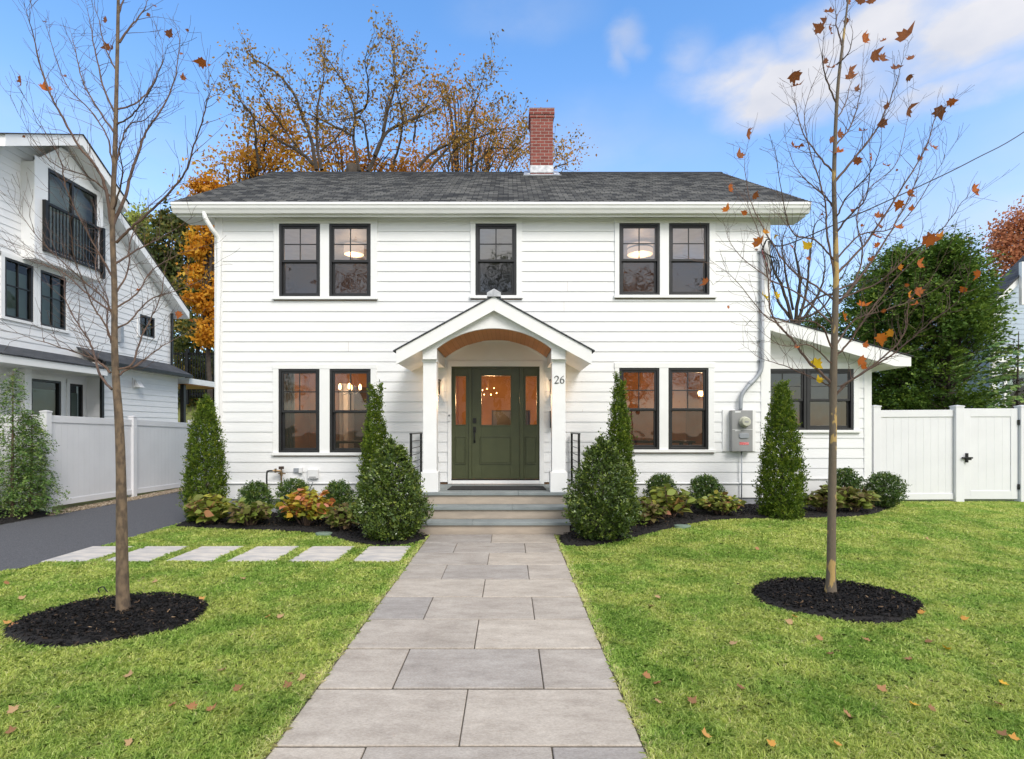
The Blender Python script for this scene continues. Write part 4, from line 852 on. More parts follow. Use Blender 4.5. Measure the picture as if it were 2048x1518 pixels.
# =============================== fences ======================================
def fence_run(t, p0, p1, z0, z1, nmp='panel', h=1.83, base=.0, board=.15):
    """vinyl privacy panel between two points"""
    a = Vector((*p0, 0)); b = Vector((*p1, 0)); d = (b-a); L = d.length; d.normalize(); nn = Vector((-d.y, d.x, 0))
    def bx(mb, s0, s1, w, za0, za1, zb0, zb1):
        A, B = a+d*s0, a+d*s1
        mb.prism([A-nn*w+Vector((0, 0, za0)), B-nn*w+Vector((0, 0, zb0)), B-nn*w+Vector((0, 0, zb1)), A-nn*w+Vector((0, 0, za1))], nn*2*w)
    zf = lambda s: z0+(z1-z0)*s/L
    m = MB(); nb = max(1, round(L/board)); bw = L/nb
    for k in range(nb):
        s0, s1 = k*bw+.0012, (k+1)*bw-.0012; bx(m, s0, s1, .012, zf(s0)+.10, zf(s0)+h-.16, zf(s1)+.10, zf(s1)+h-.16)
    pn = m.build(nmp, m_vinyl, t)
    r = MB(); bx(r, 0, L, .028, zf(0)+.045, zf(0)+.16, zf(L)+.045, zf(L)+.16); r.build('rail', m_vinyl, t, bevel=.004); r = MB(); bx(r, 0, L, .028, zf(0)+h-.18, zf(0)+h-.045, zf(L)+h-.18, zf(L)+h-.045)
    r.build('rail', m_vinyl, t, bevel=.004)
def fpost(t, x, y, z, h=1.88, w=.0635, nm='post'):
    m = MB().box(x-w, x+w, y-w, y+w, z-.1, z+h-.04); o = m.build(nm, m_vinyl, t, bevel=.004)
    c = MB().box(x-w-.008, x+w+.008, y-w-.008, y+w+.008, z+h-.04, z+h-.022); s = w+.008
    c.prism([(x-s, y-s, z+h-.022), (x+s, y-s, z+h-.022), (x+s, y+s, z+h-.022), (x-s, y+s, z+h-.022)], (0, 0, .001)); zc = z+h-.021
    for q in (((-s, -s), (s, -s)), ((s, -s), (s, s)), ((s, s), (-s, s)), ((-s, s), (-s, -s))): c.face([(x+q[0][0], y+q[0][1], zc), (x+q[1][0], y+q[1][1], zc), (x, y, zc+.02)])
    c.build('post_cap', m_vinyl, o)
lf = thing('vinyl_fence', (-8.75, 10.5, .05), 'white vinyl fence running back along the left side of the driveway', 'fence')
LP = [(-8.72, 10.45, .05), (-8.78, 12.95, .0), (-8.84, 15.45, -.06), (-8.90, 17.95, -.12)]
for i, q in enumerate(LP): fpost(lf, *q)
for a, b in zip(LP, LP[1:]): fence_run(lf, (a[0], a[1]+.06), (b[0], b[1]-.06), a[2], b[2])
lf2 = thing('vinyl_fence', (-10, 10.45, .05), 'white vinyl fence behind the young evergreens at the left edge', 'fence')
fence_run(lf2, (-11.2, 10.52), (-8.79, 10.45), .08, .05); fence_run(lf2, (-13.7, 10.58), (-11.34, 10.52), .08, .08); fpost(lf2, -11.27, 10.52, .08)
rfn = thing('vinyl_fence', (7.9, 10.8, .16), 'white vinyl fence between the house wing and the gate', 'fence')
YR2 = 10.8; RSx = lambda px: (px-HX)/FL*YR2
fpost(rfn, RSx(1750), YR2, .16, w=.07); fpost(rfn, RSx(1914), YR2, .16, w=.08); fence_run(rfn, (RSx(1757), YR2), (RSx(1905), YR2), .15, .16)
gt = thing('vinyl_gate', (RSx(1980), YR2, .16), 'white vinyl gate with black latch and hinges at the right', 'gate')
gm = MB(); gx0, gx1 = RSx(1926), RSx(2033)
gm.box(gx0, gx0+.13, YR2-.025, YR2+.025, .21, 1.97).box(gx1-.13, gx1, YR2-.025, YR2+.025, .21, 1.97).box(gx0+.13, gx1-.13, YR2-.024, YR2+.024, .21, .37).box(gx0+.13, gx1-.13, YR2-.024, YR2+.024, 1.81, 1.97)
gm.build('gate_frame', m_vinyl, gt, bevel=.004); gb_ = MB(); xx = np.linspace(gx0+.13, gx1-.13, 6)
for a, b in zip(xx, xx[1:]): gb_.box(a+.001, b-.001, YR2-.012, YR2+.012, .37, 1.81)
gb_.build('panel', m_vinyl, gt)
hx = RSx(1925); zq = CZ-(915-HY)/FL*YR2
MB().box(hx-.02, hx+.02, YR2-.12, YR2-.08, zq-.09, zq+.09).box(hx-.09, hx+.10, YR2-.13, YR2-.09, zq-.015, zq+.015).box(hx+.02, hx+.08, YR2-.12, YR2-.026, zq-.045, zq+.0).build('latch', m_iron, gt, bevel=.004)
hg = MB()
for zz_ in (.45, 1.70): hg.box(gx1-.01, gx1+.03, YR2-.05, YR2-.026, zz_-.05, zz_+.05)
hg.build('hinge', m_iron, gt)
rf2 = thing('vinyl_fence', (10.5, 10.8, .16), 'white vinyl fence post and panel right of the gate at the frame edge', 'fence')
fpost(rf2, RSx(2043), YR2, .16, w=.075); fence_run(rf2, (RSx(2051), YR2), (12.6, YR2), .16, .16); fpost(rf2, 12.7, YR2, .16)

# =============================== neighbour, left ============================
nh = thing('neighbour_house', (-12, 13, 0), 'white neighbouring house on the left with gabled bay, dark railing and shed roof', 'house')
NX = -11.0; PKY, PKZ = 13.4, 8.66; NSL = .62; NSF = .515
def nb(z):
    h = (PKZ-.25-z); return (max(7.5, PKY-h/NSF), min(18.1, PKY+h/NSL))
nz0 = .25
nops = [(12.08, 12.81, 4.02, 5.32), (13.0, 13.75, 4.0, 5.30), (16.5, 17.2, 4.35, 4.98), (12.74, 13.6, 1.2, 2.73), (13.87, 14.3, 1.2, 2.70)]
nops_c = [(a-.09, b+.09, c-.06, d+.1) for a, b, c, d in nops]
nw = MB(); siding(nw, lambda u, o, z: (NX+o, u, z), nb, nz0, 8.4, .165, nops_c)
siding(nw, lambda u, o, z: (NX+.4+o, u, z), lambda z: (14.45, 17.75), nz0, 3.2, .165, [])
siding(nw, lambda u, o, z: (u, 7.5-o, z), lambda z: (-19, NX), nz0, 5.0, .165, [])
siding(nw, lambda u, o, z: (u, 14.45-o, z), lambda z: (NX, NX+.4), nz0, 3.2, .165, [])
siding(nw, lambda u, o, z: (u, 17.75+o, z), lambda z: (-19, NX+.4), nz0, 3.2, .165, [])
nw.build('wall', m_siding, nh)
# bay
bx0, bx1, by0, by1 = NX, NX+.30, 12.50, 14.60; bw = MB()
def bb(z):
    h = (PKZ-.30-z); return (max(by0, 13.385-h/NSF), min(by1, 13.385+h/NSL))
siding(bw, lambda u, o, z: (bx1-.01+o*0, u, z), bb, 5.42, 8.3, 3.0, [(12.86, 14.40, 5.75, 7.62)])
bw.box(bx0, bx1-.011, by0, by0+.03, 5.42, 7.6).box(bx0, bx1-.011, by1-.03, by1, 5.42, 7.6).box(bx0, bx1-.011, by0, by1, 5.40, 5.43)
for y in np.arange(by0+.25, by1-.1, .22):      # battens in the small gable
    zt = PKZ-.50-abs(y-13.385)*NSL
    if zt > 7.76: bw.box(bx1-.01, bx1+.012, y-.02, y+.02, 7.74, zt)
bw.box(bx1-.01, bx1+.018, by0-.004, 12.86, 5.42, 7.70).box(bx1-.01, bx1+.018, 14.40, by1+.004, 5.42, 7.70).box(bx1-.01, bx1+.018, 12.86, 14.40, 5.42, 5.74).box(bx1-.01, bx1+.022, by0-.004, by1+.004, 7.63, 7.74)
bay = bw.build('bay', m_trim, nh)
q = MB()
for a, b, c, d in ((12.86, 12.92, 5.75, 7.62), (14.34, 14.40, 5.75, 7.62), (13.58, 13.64, 5.75, 7.56), (12.92, 14.34, 7.56, 7.62), (12.92, 14.34, 5.75, 5.81)): q.box(bx1-.06, bx1+.01, a, b, c, d)
q.build('window_frame', m_black, bay); MB().face([(bx1-.03, 12.88, 5.78), (bx1-.03, 14.38, 5.78), (bx1-.03, 14.38, 7.6), (bx1-.03, 12.88, 7.6)]).build('pane', m_glassN, bay)
q = MB(); q.box(bx1+.02, bx1+.10, 12.70, 12.78, 5.65, 6.82).box(bx1+.02, bx1+.10, 14.50, 14.58, 5.50, 6.82).box(bx1+.03, bx1+.08, 12.78, 14.50, 6.74, 6.80).box(bx1+.03, bx1+.08, 12.78, 14.50, 5.66, 5.71)
for y in np.arange(12.84, 14.48, .10): q.box(bx1+.045, bx1+.065, y, y+.02, 5.71, 6.74)
q.build('balcony_railing', m_iron, bay)
MB().face([(NX-2, 11.9, 3.6), (NX-2, 18, 3.6), (NX-2, 18, 8.2), (NX-2, 11.9, 8.2)]).face([(NX-2, 11.9, 5.4), (NX-.0, 11.9, 5.4), (NX-.0, 18, 5.4), (NX-2, 18, 5.4)]).build('interior_wall', M('neighbour_room', (.12, .11, .09), (.08, .075, .06)), nh)
# roof
def nroof(mb, x0, x1, ya, yb, zo, th):
    """both slopes; ridge along x at PKY, ya/yb eaves"""
    for ye in (ya, yb):
        ze = PKZ-abs(ye-PKY)*(NSF if ye < PKY else NSL)
        mb.prism([(x0, ye, ze+zo), (x0, PKY, PKZ+zo), (x0, PKY, PKZ+zo-th), (x0, ye, ze+zo-th)], (x1-x0, 0, 0))
q = MB(); nroof(q, -19.5, NX+.32, 7.0, 18.55, 0, .24); nroof(q, NX+.322, NX+.70, 11.35, 15.0, .001, .25); q.build('rake_boards', m_trim, nh, bevel=.003)
q = MB(); nroof(q, -19.5, NX+.34, 6.9, 18.6, .026, .02); nroof(q, NX+.342, NX+.73, 11.3, 15.05, .027, .02); q.build('roof', m_shing2, nh)
# upper windows
m_nbl = M('green_white_blind', (.42, .50, .47), (.36, .44, .41), rough=.8, scale=2)
for a, b, c, d in nops:
    q = MB(); w_ = .09
    q.box(NX-.02, NX+.03, a-w_, a, c-.06, d+.1).box(NX-.02, NX+.03, b, b+w_, c-.06, d+.1).box(NX-.02, NX+.034, a-w_, b+w_, d, d+.101).box(NX-.02, NX+.045, a-w_-.01, b+w_+.01, c-.06, c)
    wn = q.build('window', m_trim, nh)
    q = MB(); e = .05; q.box(NX-.06, NX+.02, a, a+e, c, d).box(NX-.06, NX+.02, b-e, b, c, d).box(NX-.06, NX+.02, a+e, b-e, d-e, d).box(NX-.06, NX+.02, a+e, b-e, c, c+e)
    q.box(NX-.05, NX+.0, (a+b)/2-.01, (a+b)/2+.01, c+e, d-e).box(NX-.049, NX-.001, a+e, b-e, c+(d-c)*.55-.01, c+(d-c)*.55+.01) if c > 3.5 else None
    q.build('frame', m_black, wn); MB().face([(NX-.03, a, c), (NX-.03, b, c), (NX-.03, b, d), (NX-.03, a, d)]).build('pane', m_glassN, wn)
    MB().face([(NX-.12, a, c), (NX-.12, b, c), (NX-.12, b, d-.22), (NX-.12, a, d-.22)]).build('blind', m_nbl, wn)
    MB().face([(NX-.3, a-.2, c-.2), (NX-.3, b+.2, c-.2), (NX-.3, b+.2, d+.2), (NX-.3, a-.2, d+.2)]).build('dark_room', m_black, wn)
# lower shed roofs
q = MB(); q.prism([(NX, 7.4, 3.40), (NX+.85, 7.4, 3.10), (NX+.85, 7.4, 3.08), (NX, 7.4, 3.38)], (0, 6.7, 0)); q.prism([(NX, 14.10, 3.66), (NX+.74, 14.10, 3.30), (NX+.74, 14.10, 3.27), (NX, 14.10, 3.63)], (0, 3.9, 0)); q.build('shed_roof', m_shing2, nh)
q = MB(); q.box(NX+.0, NX+.82, 7.4, 14.08, 2.91, 3.07).box(NX+.2, NX+.32, 12.25, 12.42, .2, 2.91).box(NX, NX+.55, 14.12, 17.9, 3.18, 3.26).box(NX-.0, NX+.31, 14.45, 14.55, .2, 3.2).build('fascia', m_trim, nh, bevel=.003)
q = MB(); q.box(NX+.66, NX+.76, 14.11, 18.0, 3.20, 3.29).box(NX+.41, NX+.47, 14.36, 14.44, .2, 3.2).box(NX+.05, NX+.10, 17.95, 18.03, 3.6, 5.3).build('black_gutter', m_iron, nh)
q = MB(); q.prism([(NX+.41, 15.6, 2.72), (NX+.41, 15.9, 2.72), (NX+.41, 15.9, 3.0), (NX+.41, 15.6, 3.0)], (.03, 0, 0)); q.prism([(NX+.44, 15.65, 2.74), (NX+.60, 15.65, 2.74), (NX+.46, 15.65, 2.95)], (0, .2, 0)); q.build('vent_hood', m_trim, nh)
MB().box(NX+.02, NX+.12, 15.55, 15.68, 4.0, 4.45).build('meter_box', m_cond, nh)
q = MB(); q.box(-14, -10.35, 17.95, 20.2, 3.02, 3.20).build('rear_porch_roof', m_trim, nh); MB().box(-13.9, -10.4, 18.0, 20.1, 2.99, 3.015).build('rear_porch_ceiling', m_wood, nh)
MB().box(-10.65, -10.53, 17.97, 18.09, 0, 3.0).build('rear_porch_post', m_iron, nh); MB().box(-10.65, -10.53, 19.95, 20.07, -.1, 3.0).build('rear_porch_post', m_iron, nh)
MB().box(-19, NX+.38, 7.52, 17.7, -.1, .3).build('foundation', m_conc, nh)
# black fence on the bank
bf = thing('black_fence', (-13, 24, 3), 'tall black slatted fence on the bank behind the neighbouring house', 'fence'); q = MB(); p2 = MB()
for x in np.arange(-17, -10.8, .11): q.box(x, x+.035, 24, 24.03, 2.9, 4.85)
for x in np.arange(-17, -10.6, 1.55): p2.box(x-.05, x+.05, 23.93, 24.05, 2.6, 5.0)
q.box(-17, -10.9, 24.032, 24.06, 4.75, 4.83).box(-17, -10.9, 24.032, 24.06, 3.0, 3.08); q.build('panel', m_iron, bf); p2.build('posts', m_iron, bf)
# =============================== neighbour, right ============================
m_blue_s = M('blue_grey_siding', (.44, .52, .62), (.40, .48, .58), rough=.6, scale=2)
rh = thing('neighbour_house', (19, 20, 0), 'pale blue-grey clapboard house at the right edge behind the evergreen', 'house')
q = MB(); AX = 17.4
def rb_(z): return (AX+max(0, (z-6.2))*.9, 24-max(0, z-6.2)*.9)
siding(q, lambda u, o, z: (u, 20-o, z), rb_, .2, 9.5, .19, [(17.9, 18.9, 2.2, 3.6)]); siding(q, lambda u, o, z: (AX-o, u, z), lambda z: (20, 28), .2, 6.0, .19, []); q.build('wall', m_blue_s, rh)
q = MB(); q.box(AX-.02, AX+.16, 19.96, 20.1, .2, 6.3).box(17.8, 17.9, 19.94, 20.0, 2.1, 3.7).box(18.9, 19.0, 19.94, 20.0, 2.1, 3.7).box(17.8, 19.0, 19.93, 20.0, 3.6, 3.75).box(17.8, 19.0, 19.93, 20.0, 2.05, 2.2).box(AX, 24, 19.9, 19.98, 3.95, 4.1)
q.prism([(AX-.7, 19.55, 5.7), (20.7, 19.55, 9.6), (20.7, 19.55, 9.35), (AX-.7, 19.55, 5.42)], (0, .06, 0)); q.prism([(AX-.55, 19.5, 5.75), (AX-.1, 19.5, 5.75), (AX-.1, 19.5, 5.55), (AX-.55, 19.5, 5.55)], (0, .6, 0))
q.box(17.93, 18.05, 19.4, 19.52, 5.9, 7.4).build('trim', m_trim, rh)
q = MB(); q.prism([(AX-.75, 19.5, 5.72), (20.7, 19.5, 9.66), (24.9, 19.5, 5.0), (24.8, 19.5, 4.9), (20.7, 19.5, 9.6), (AX-.7, 19.5, 5.68)], (0, .9, 0)); q.build('roof', m_shing2, rh)
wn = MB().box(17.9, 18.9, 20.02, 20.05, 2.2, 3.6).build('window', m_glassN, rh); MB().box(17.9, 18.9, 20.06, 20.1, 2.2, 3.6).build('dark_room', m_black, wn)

# =============================== shrubs ======================================
def sprigs(pos, d, nr, rn, sprig, nper, lsize, shape, mat, t):
    # keep one shoot in nper positions, carry nper leaflets along each shoot
    N = len(pos); K = max(1, N//nper); sel = rng.permutation(N)[:K]; p0 = pos[sel]; dd = norm(d[sel]); r0 = rn[sel]; n0 = nr[sel]
    L = sprig*rng.uniform(.5, 1.25, K)*np.where(rng.uniform(0, 1, K) > .93, 1.7, 1); P_, D_, N_, R_ = [], [], [], []
    for j in range(nper):
        f_ = (j+.3)/nper; a = rng.uniform(0, 2*math.pi, K); u = norm(np.cross(dd, rv(K))); bend = np.array([0, 0, -.12])*(f_**2)
        P_.append(p0+dd*(L*(f_-.35))[:, None]+bend*L[:, None]+u*(L*.10)[:, None]); D_.append(dd*.75+u*.75*(1-f_*.6)); N_.append(n0+rv(K)*.5); R_.append(np.clip(r0*.72+.22*f_+rng.uniform(-.1, .12, K), 0, 1))
    P_ = np.concatenate(P_); M_ = len(P_)
    leaves('foliage', P_, np.concatenate(D_), np.concatenate(N_), lsize*rng.uniform(.6, 1.3, M_), shape, np.concatenate(R_), mat, t)
def shell_shrub(name, label, cat, x, y, w, h, prof, nleaf, lsize, shape, mat, tips=None, group=None, up=.6, trunk=True, rough_=.12, seed=0, base=.0, inner=.35, sprig=.10, nper=8):
    """foliage spread through a body of revolution; prof(t)->radius factor"""
    z0 = gf(x, y)+.03; t = thing(name, (x, y, z0), label, cat, group)
    u = rng.uniform(0, 1, nleaf); pr = np.array([prof(a) for a in np.linspace(0, 1, 101)]); cdf = np.cumsum(pr+.02); cdf /= cdf[-1]
    tt = np.interp(u, cdf, np.linspace(0, 1, 101)); th = rng.uniform(0, 2*math.pi, nleaf)
    ph = rng.uniform(0, 6.28, 6)
    lump = 1+rough_*(np.sin(th*3+ph[0]+tt*9)+np.sin(th*5+tt*17+ph[1])+.8*np.sin(th*9-tt*31+ph[2])+.9*np.sin(th*13+tt*47+ph[3])+.7*np.sin(th*21-tt*73+ph[4]))/2.3
    rad = np.interp(tt, np.linspace(0, 1, 101), pr)*w/2*lump
    rr = 1-inner*rng.beta(1, 2.2, nleaf)+.10*rng.beta(1, 6, nleaf)
    pos = np.stack([x+rad*rr*np.cos(th), y+rad*rr*np.sin(th), z0+base+tt*h], 1)
    if tips:
        for (dx, hh, ww, cnt) in tips:
            q = rng.uniform(0, 1, cnt); a = rng.uniform(0, 6.28, cnt); rw = ww*(1-q)*rng.uniform(.3, 1, cnt)
            pos = np.concatenate([pos, np.stack([x+dx+rw*np.cos(a), y+rw*np.sin(a), z0+h*.86+q*hh], 1)]); th = np.r_[th, a]; tt = np.r_[tt, .8+q*.2]
    N = len(pos); out = np.stack([np.cos(th), np.sin(th), 0*th], 1)
    d = out*(1-up)+np.array([0, 0, up])+rv(N)*.55; nr = rv(N)+out*.8
    cl_ = .5+.5*np.sin(th*4+tt*23+ph[4])*np.sin(th*2-tt*41+ph[5])
    rn = np.clip(rng.beta(1.3, 1.6, N)*.85+.22*cl_-.05, 0, 1)
    sprigs(pos, d, nr, rn, sprig, nper, lsize, shape, mat, t)
    if trunk:
        m = MB(); m.tube([(x, y, z0-.08), (x, y, z0+h*.5), (x, y, z0+h*.9)], [w*.045, w*.03, .004], 7)
        for k in range(14):
            a = random.uniform(0, 6.28); s = random.uniform(.05, .8); rr2 = prof(min(1, s+.15))*w/2*.8; m.tube([(x, y, z0+h*s), (x+rr2*math.cos(a), y+rr2*math.sin(a), z0+h*min(1, s+.15))], [w*.014, .002], 4)
        m.build('trunk', m_barkD, t)
    return t
def arbprof(t): return min(1, .70+1.6*t)*(1-t**2.6)**.72 if t < 1 else 0
def arbprof2(t): return (min(1, .86+.9*t))*max(0, 1-t**2.1)**.85
G1 = 'columnar evergreens against the house front'
def arb(px, Y, ytop, wpx, lab, tips, n=16000, pf=arbprof, zb=None):
    x = (px-HX)/FL*Y; z0 = gf(x, Y)+.03; ztop = CZ+(HY-ytop)/FL*Y; w = wpx/FL*Y*.88
    shell_shrub('arborvitae', lab, 'evergreen', x, Y, w, (ztop-z0), pf, int(n*1.7), .028, SH_SPRAY, m_arb, sprig=.12, nper=9, tips=tips, group=G1, up=.66, rough_=.17, inner=.5)
arb(411, 9.35, 792, 82, 'columnar evergreen at the left house corner beside the driveway', [(-.06, .16, .07, 350), (.06, .2, .06, 350)])
arb(750, 9.30, 778, 68, 'slim evergreen left of the porch with a forked tip', [(-.06, .38, .06, 500), (.09, .40, .06, 500)], n=14000, pf=arbprof2)
arb(1239, 9.25, 762, 66, 'slim evergreen right of the porch between porch and windows', [(-.05, .44, .05, 400), (.06, .30, .06, 400)], n=14000, pf=arbprof2)
arb(1563, 8.95, 764, 92, 'columnar evergreen in front of the right house corner beside the meter', [(-.07, .24, .07, 400), (.07, .30, .06, 400)], n=19000, pf=arbprof2)
def hollyprof(t): return max(0, (min(1, .60+1.7*t))*(1-max(0, (t-.24)/.76)**1.55)**.80)
for px, yt, lab in ((785, 890, 'cone-shaped glossy holly bush left of the steps'), (1204, 885, 'cone-shaped glossy holly bush right of the steps')):
    Y = 7.85; x = (px-HX)/FL*Y; z0 = gf(x, Y)+.03; ht = CZ+(HY-yt)/FL*Y-z0
    shell_shrub('holly_bush', lab, 'bush', x, Y, 150/FL*Y*.86, ht, hollyprof, 21000, .036, SH_LEAF, m_holly, sprig=.13, nper=8, tips=[(-.02, .26, .10, 420), (.12, .16, .10, 400), (-.16, .08, .10, 300)], group='holly bushes flanking the steps', up=.40, rough_=.22, inner=.5, base=.02)
def ballprof(t): return math.sqrt(max(0, 1-(2*t-1)**2))*.97+.03*(1-t)
for px, py, Y, w, lab in ((511, 990, 9.35, 60, 'small round boxwood left of the black riser pipe'), (588, 988, 9.35, 68, 'small round boxwood right of the black riser pipe'),
                          (676, 988, 9.35, 58, 'small round boxwood below the right sash of the lower left window'), (1322, 976, 9.6, 60, 'small round boxwood below the lower right window'),
                          (1411, 978, 9.6, 60, 'small round boxwood just left of the meter conduit'), (1690, 962, 10.0, 56, 'small round boxwood under the wing window behind the young tree'), (1768, 978, 9.9, 70, 'round boxwood at the far right end of the bed by the white fence')):
    x = (px-HX)/FL*Y; ww = w/FL*Y*.98; z0 = gf(x, Y)+.03; zc = CZ+(HY-py)/FL*Y; hh = min(zc-z0+ww*.38, ww*1.15)
    b0 = max(.03, zc+ww*.42-z0-hh*1.0) if zc+ww*.42-z0 > hh else 0
    shell_shrub('boxwood', lab, 'boxwood', x, Y, ww, max(.3, zc+ww*.45-z0), ballprof, 9500, .027, SH_LEAF, m_box, sprig=.085, nper=7, group='small round boxwoods', up=.5, rough_=.24, inner=.85)
def hydrangea(px, py0, py1, w, Y, mat, lab, n=150, ls=.13):
    x = (px-HX)/FL*Y; z0 = gf(x, Y)+.03; top = CZ+(HY-py0)/FL*Y-z0; W = w/FL*Y
    t = thing('hydrangea', (x, Y, z0), lab, 'hydrangea', 'hydrangeas along the bed fronts'); st_ = MB(); pos = []; dd = []; nn = []; sz = []; W *= 1.08; top *= 1.32; n = int(n*1.7); ls *= 1.1
    ns = 26
    for k in range(ns):
        a = random.uniform(0, 6.28); r = W*.42*math.sqrt(random.uniform(.02, 1)); hx_, hy_ = x+r*math.cos(a), Y+r*.8*math.sin(a); hz = z0+top*random.uniform(.62, .93)*(1-.40*(r/(W*.45))**2)
        st_.tube(catmull([(x+.15*r*math.cos(a), Y+.15*r*math.sin(a), z0-.03), (x+.6*r*math.cos(a), Y+.5*r*math.sin(a), z0+(hz-z0)*.6), (hx_, hy_, hz)], 3), [.006]*6+[.004], 5)
        for j in range(n//ns):
            lv = j/(n//ns); b = random.uniform(0, 6.28); out = Vector((math.cos(b), math.sin(b), random.uniform(-.35, .55)))
            f_ = 1-.5*lv; p0 = Vector((x+(hx_-x)*f_, Y+(hy_-Y)*f_, z0+(hz-z0)*(1-.62*lv)))
            pos.append(p0+out*.02); dd.append(out); nn.append(Vector((0, 0, 1))+Vector([random.gauss(0, .7) for _ in range(3)])); sz.append(ls*random.uniform(.65, 1.15))
    N = len(pos); base = rng.beta(2, 2, N)
    sh = np.array([(0, 0, 0), (.2, .26, .05), (.5, .36, .07), (.8, .22, .02), (1.05, 0, -.16), (.8, -.22, .02), (.5, -.36, .07), (.2, -.26, .05)])
    leaves('foliage', pos, dd, nn, sz, sh, base, mat, t); st_.build('stems', m_twig, t)
hydrangea(415, 992, 1058, 100, 8.98, m_hyG, 'yellow-green hydrangea with pinkish tips below the corner evergreen', 260)
hydrangea(500, 1006, 1056, 90, 8.85, m_hyD, 'dull olive hydrangea left of the black riser pipe', 180, .115)
hydrangea(612, 988, 1052, 112, 8.85, m_hyO, 'bright orange and yellow hydrangea below the utility box', 260)
hydrangea(690, 1012, 1064, 76, 8.45, m_hyD, 'brownish green hydrangea tucked left of the left holly bush', 170, .115)
hydrangea(1338, 980, 1045, 96, 8.95, m_hyG, 'tall lime green hydrangea right of the right holly bush', 180, .15)
hydrangea(1298, 1002, 1062, 64, 8.55, m_hyD, 'drooping brown hydrangea against the right holly bush', 120, .11)
hydrangea(1443, 994, 1045, 88, 9.0, m_hyG, 'low yellow hydrangea below the electric meter', 240, .10)
hydrangea(1645, 980, 1035, 70, 9.3, m_hyD, 'dark green hydrangea left of the right young trunk', 180, .13)
hydrangea(1706, 980, 1034, 78, 9.3, m_hyD, 'olive hydrangea right of the right young trunk below the wing', 180, .13)
# conifers at the left edge
def conifer(px, Y, ytop, wpx, lab, nb_=110, dense=1.0):
    x = (px-HX)/FL*Y; z0 = .03; h = CZ+(HY-ytop)/FL*Y-z0; W = wpx/FL*Y/2
    t = thing('young_hemlock', (x, Y, z0), lab, 'young evergreen', 'young evergreens by the left fence'); m = MB(); m.tube([(x, Y, z0-.05), (x+.01, Y, z0+h*.5), (x+.02, Y, z0+h)], [.03, .018, .003], 6)
    pos = []; dd = []; nn = []
    for k in range(nb_):
        s = (k+.5)/nb_; a = k*2.4+random.uniform(-.3, .3); L = W*(1-s)**.75*random.choice((.45, .75, .9, 1.0, 1.2))*random.uniform(.8, 1.15)+.05; zb = z0+h*(.05+.93*s)
        pts = [Vector((x+L*q*math.cos(a), Y+L*q*math.sin(a), zb+L*(.35*q-.35*q*q))) for q in (0, .25, .5, .75, 1)]
        m.tube(pts, [.006, .005, .004, .003, .001], 4)
        M_ = int((10+62*L)*dense*.8)
        for j in range(M_):
            q = random.uniform(.12, 1); p = pts[0].lerp(pts[-1], q); p.z = zb+L*(.35*q-.35*q*q)+random.gauss(0, .045); b = a+random.choice((-1, 1))*random.uniform(.5, 1.2)
            off = random.uniform(0, .10+.12*L*(1-q)); pos.append(p+Vector((math.cos(b), math.sin(b), -.25))*off); dd.append((math.cos(b), math.sin(b), -.35+random.gauss(0, .2))); nn.append((random.gauss(0, .25), random.gauss(0, .25), 1))
    N = len(pos); sprigs(np.array([tuple(p) for p in pos]*3), np.array(dd*3, float)+rv(3*N)*.3, np.array(nn*3, float), rng.uniform(0, 1, 3*N), .13, 6, .032, SH_SPRAY, m_hem, t); m.build('trunk', m_bark, t); return
    leaves('foliage', pos, dd, nn, .065*rng.uniform(.6, 1.3, N), SH_SPRAY, rng.uniform(0, 1, N), m_hem, t); m.build('trunk', m_bark, t)
conifer(24, 9.7, 742, 105, 'tall sparse young evergreen at the far left edge before the fence', 90, 1.3)
conifer(62, 9.95, 822, 96, 'short bushy young evergreen beside the first left fence post', 110, 1.8)
conifer(-60, 9.8, 800, 130, 'young evergreen just outside the left frame edge', 90, 1.2)

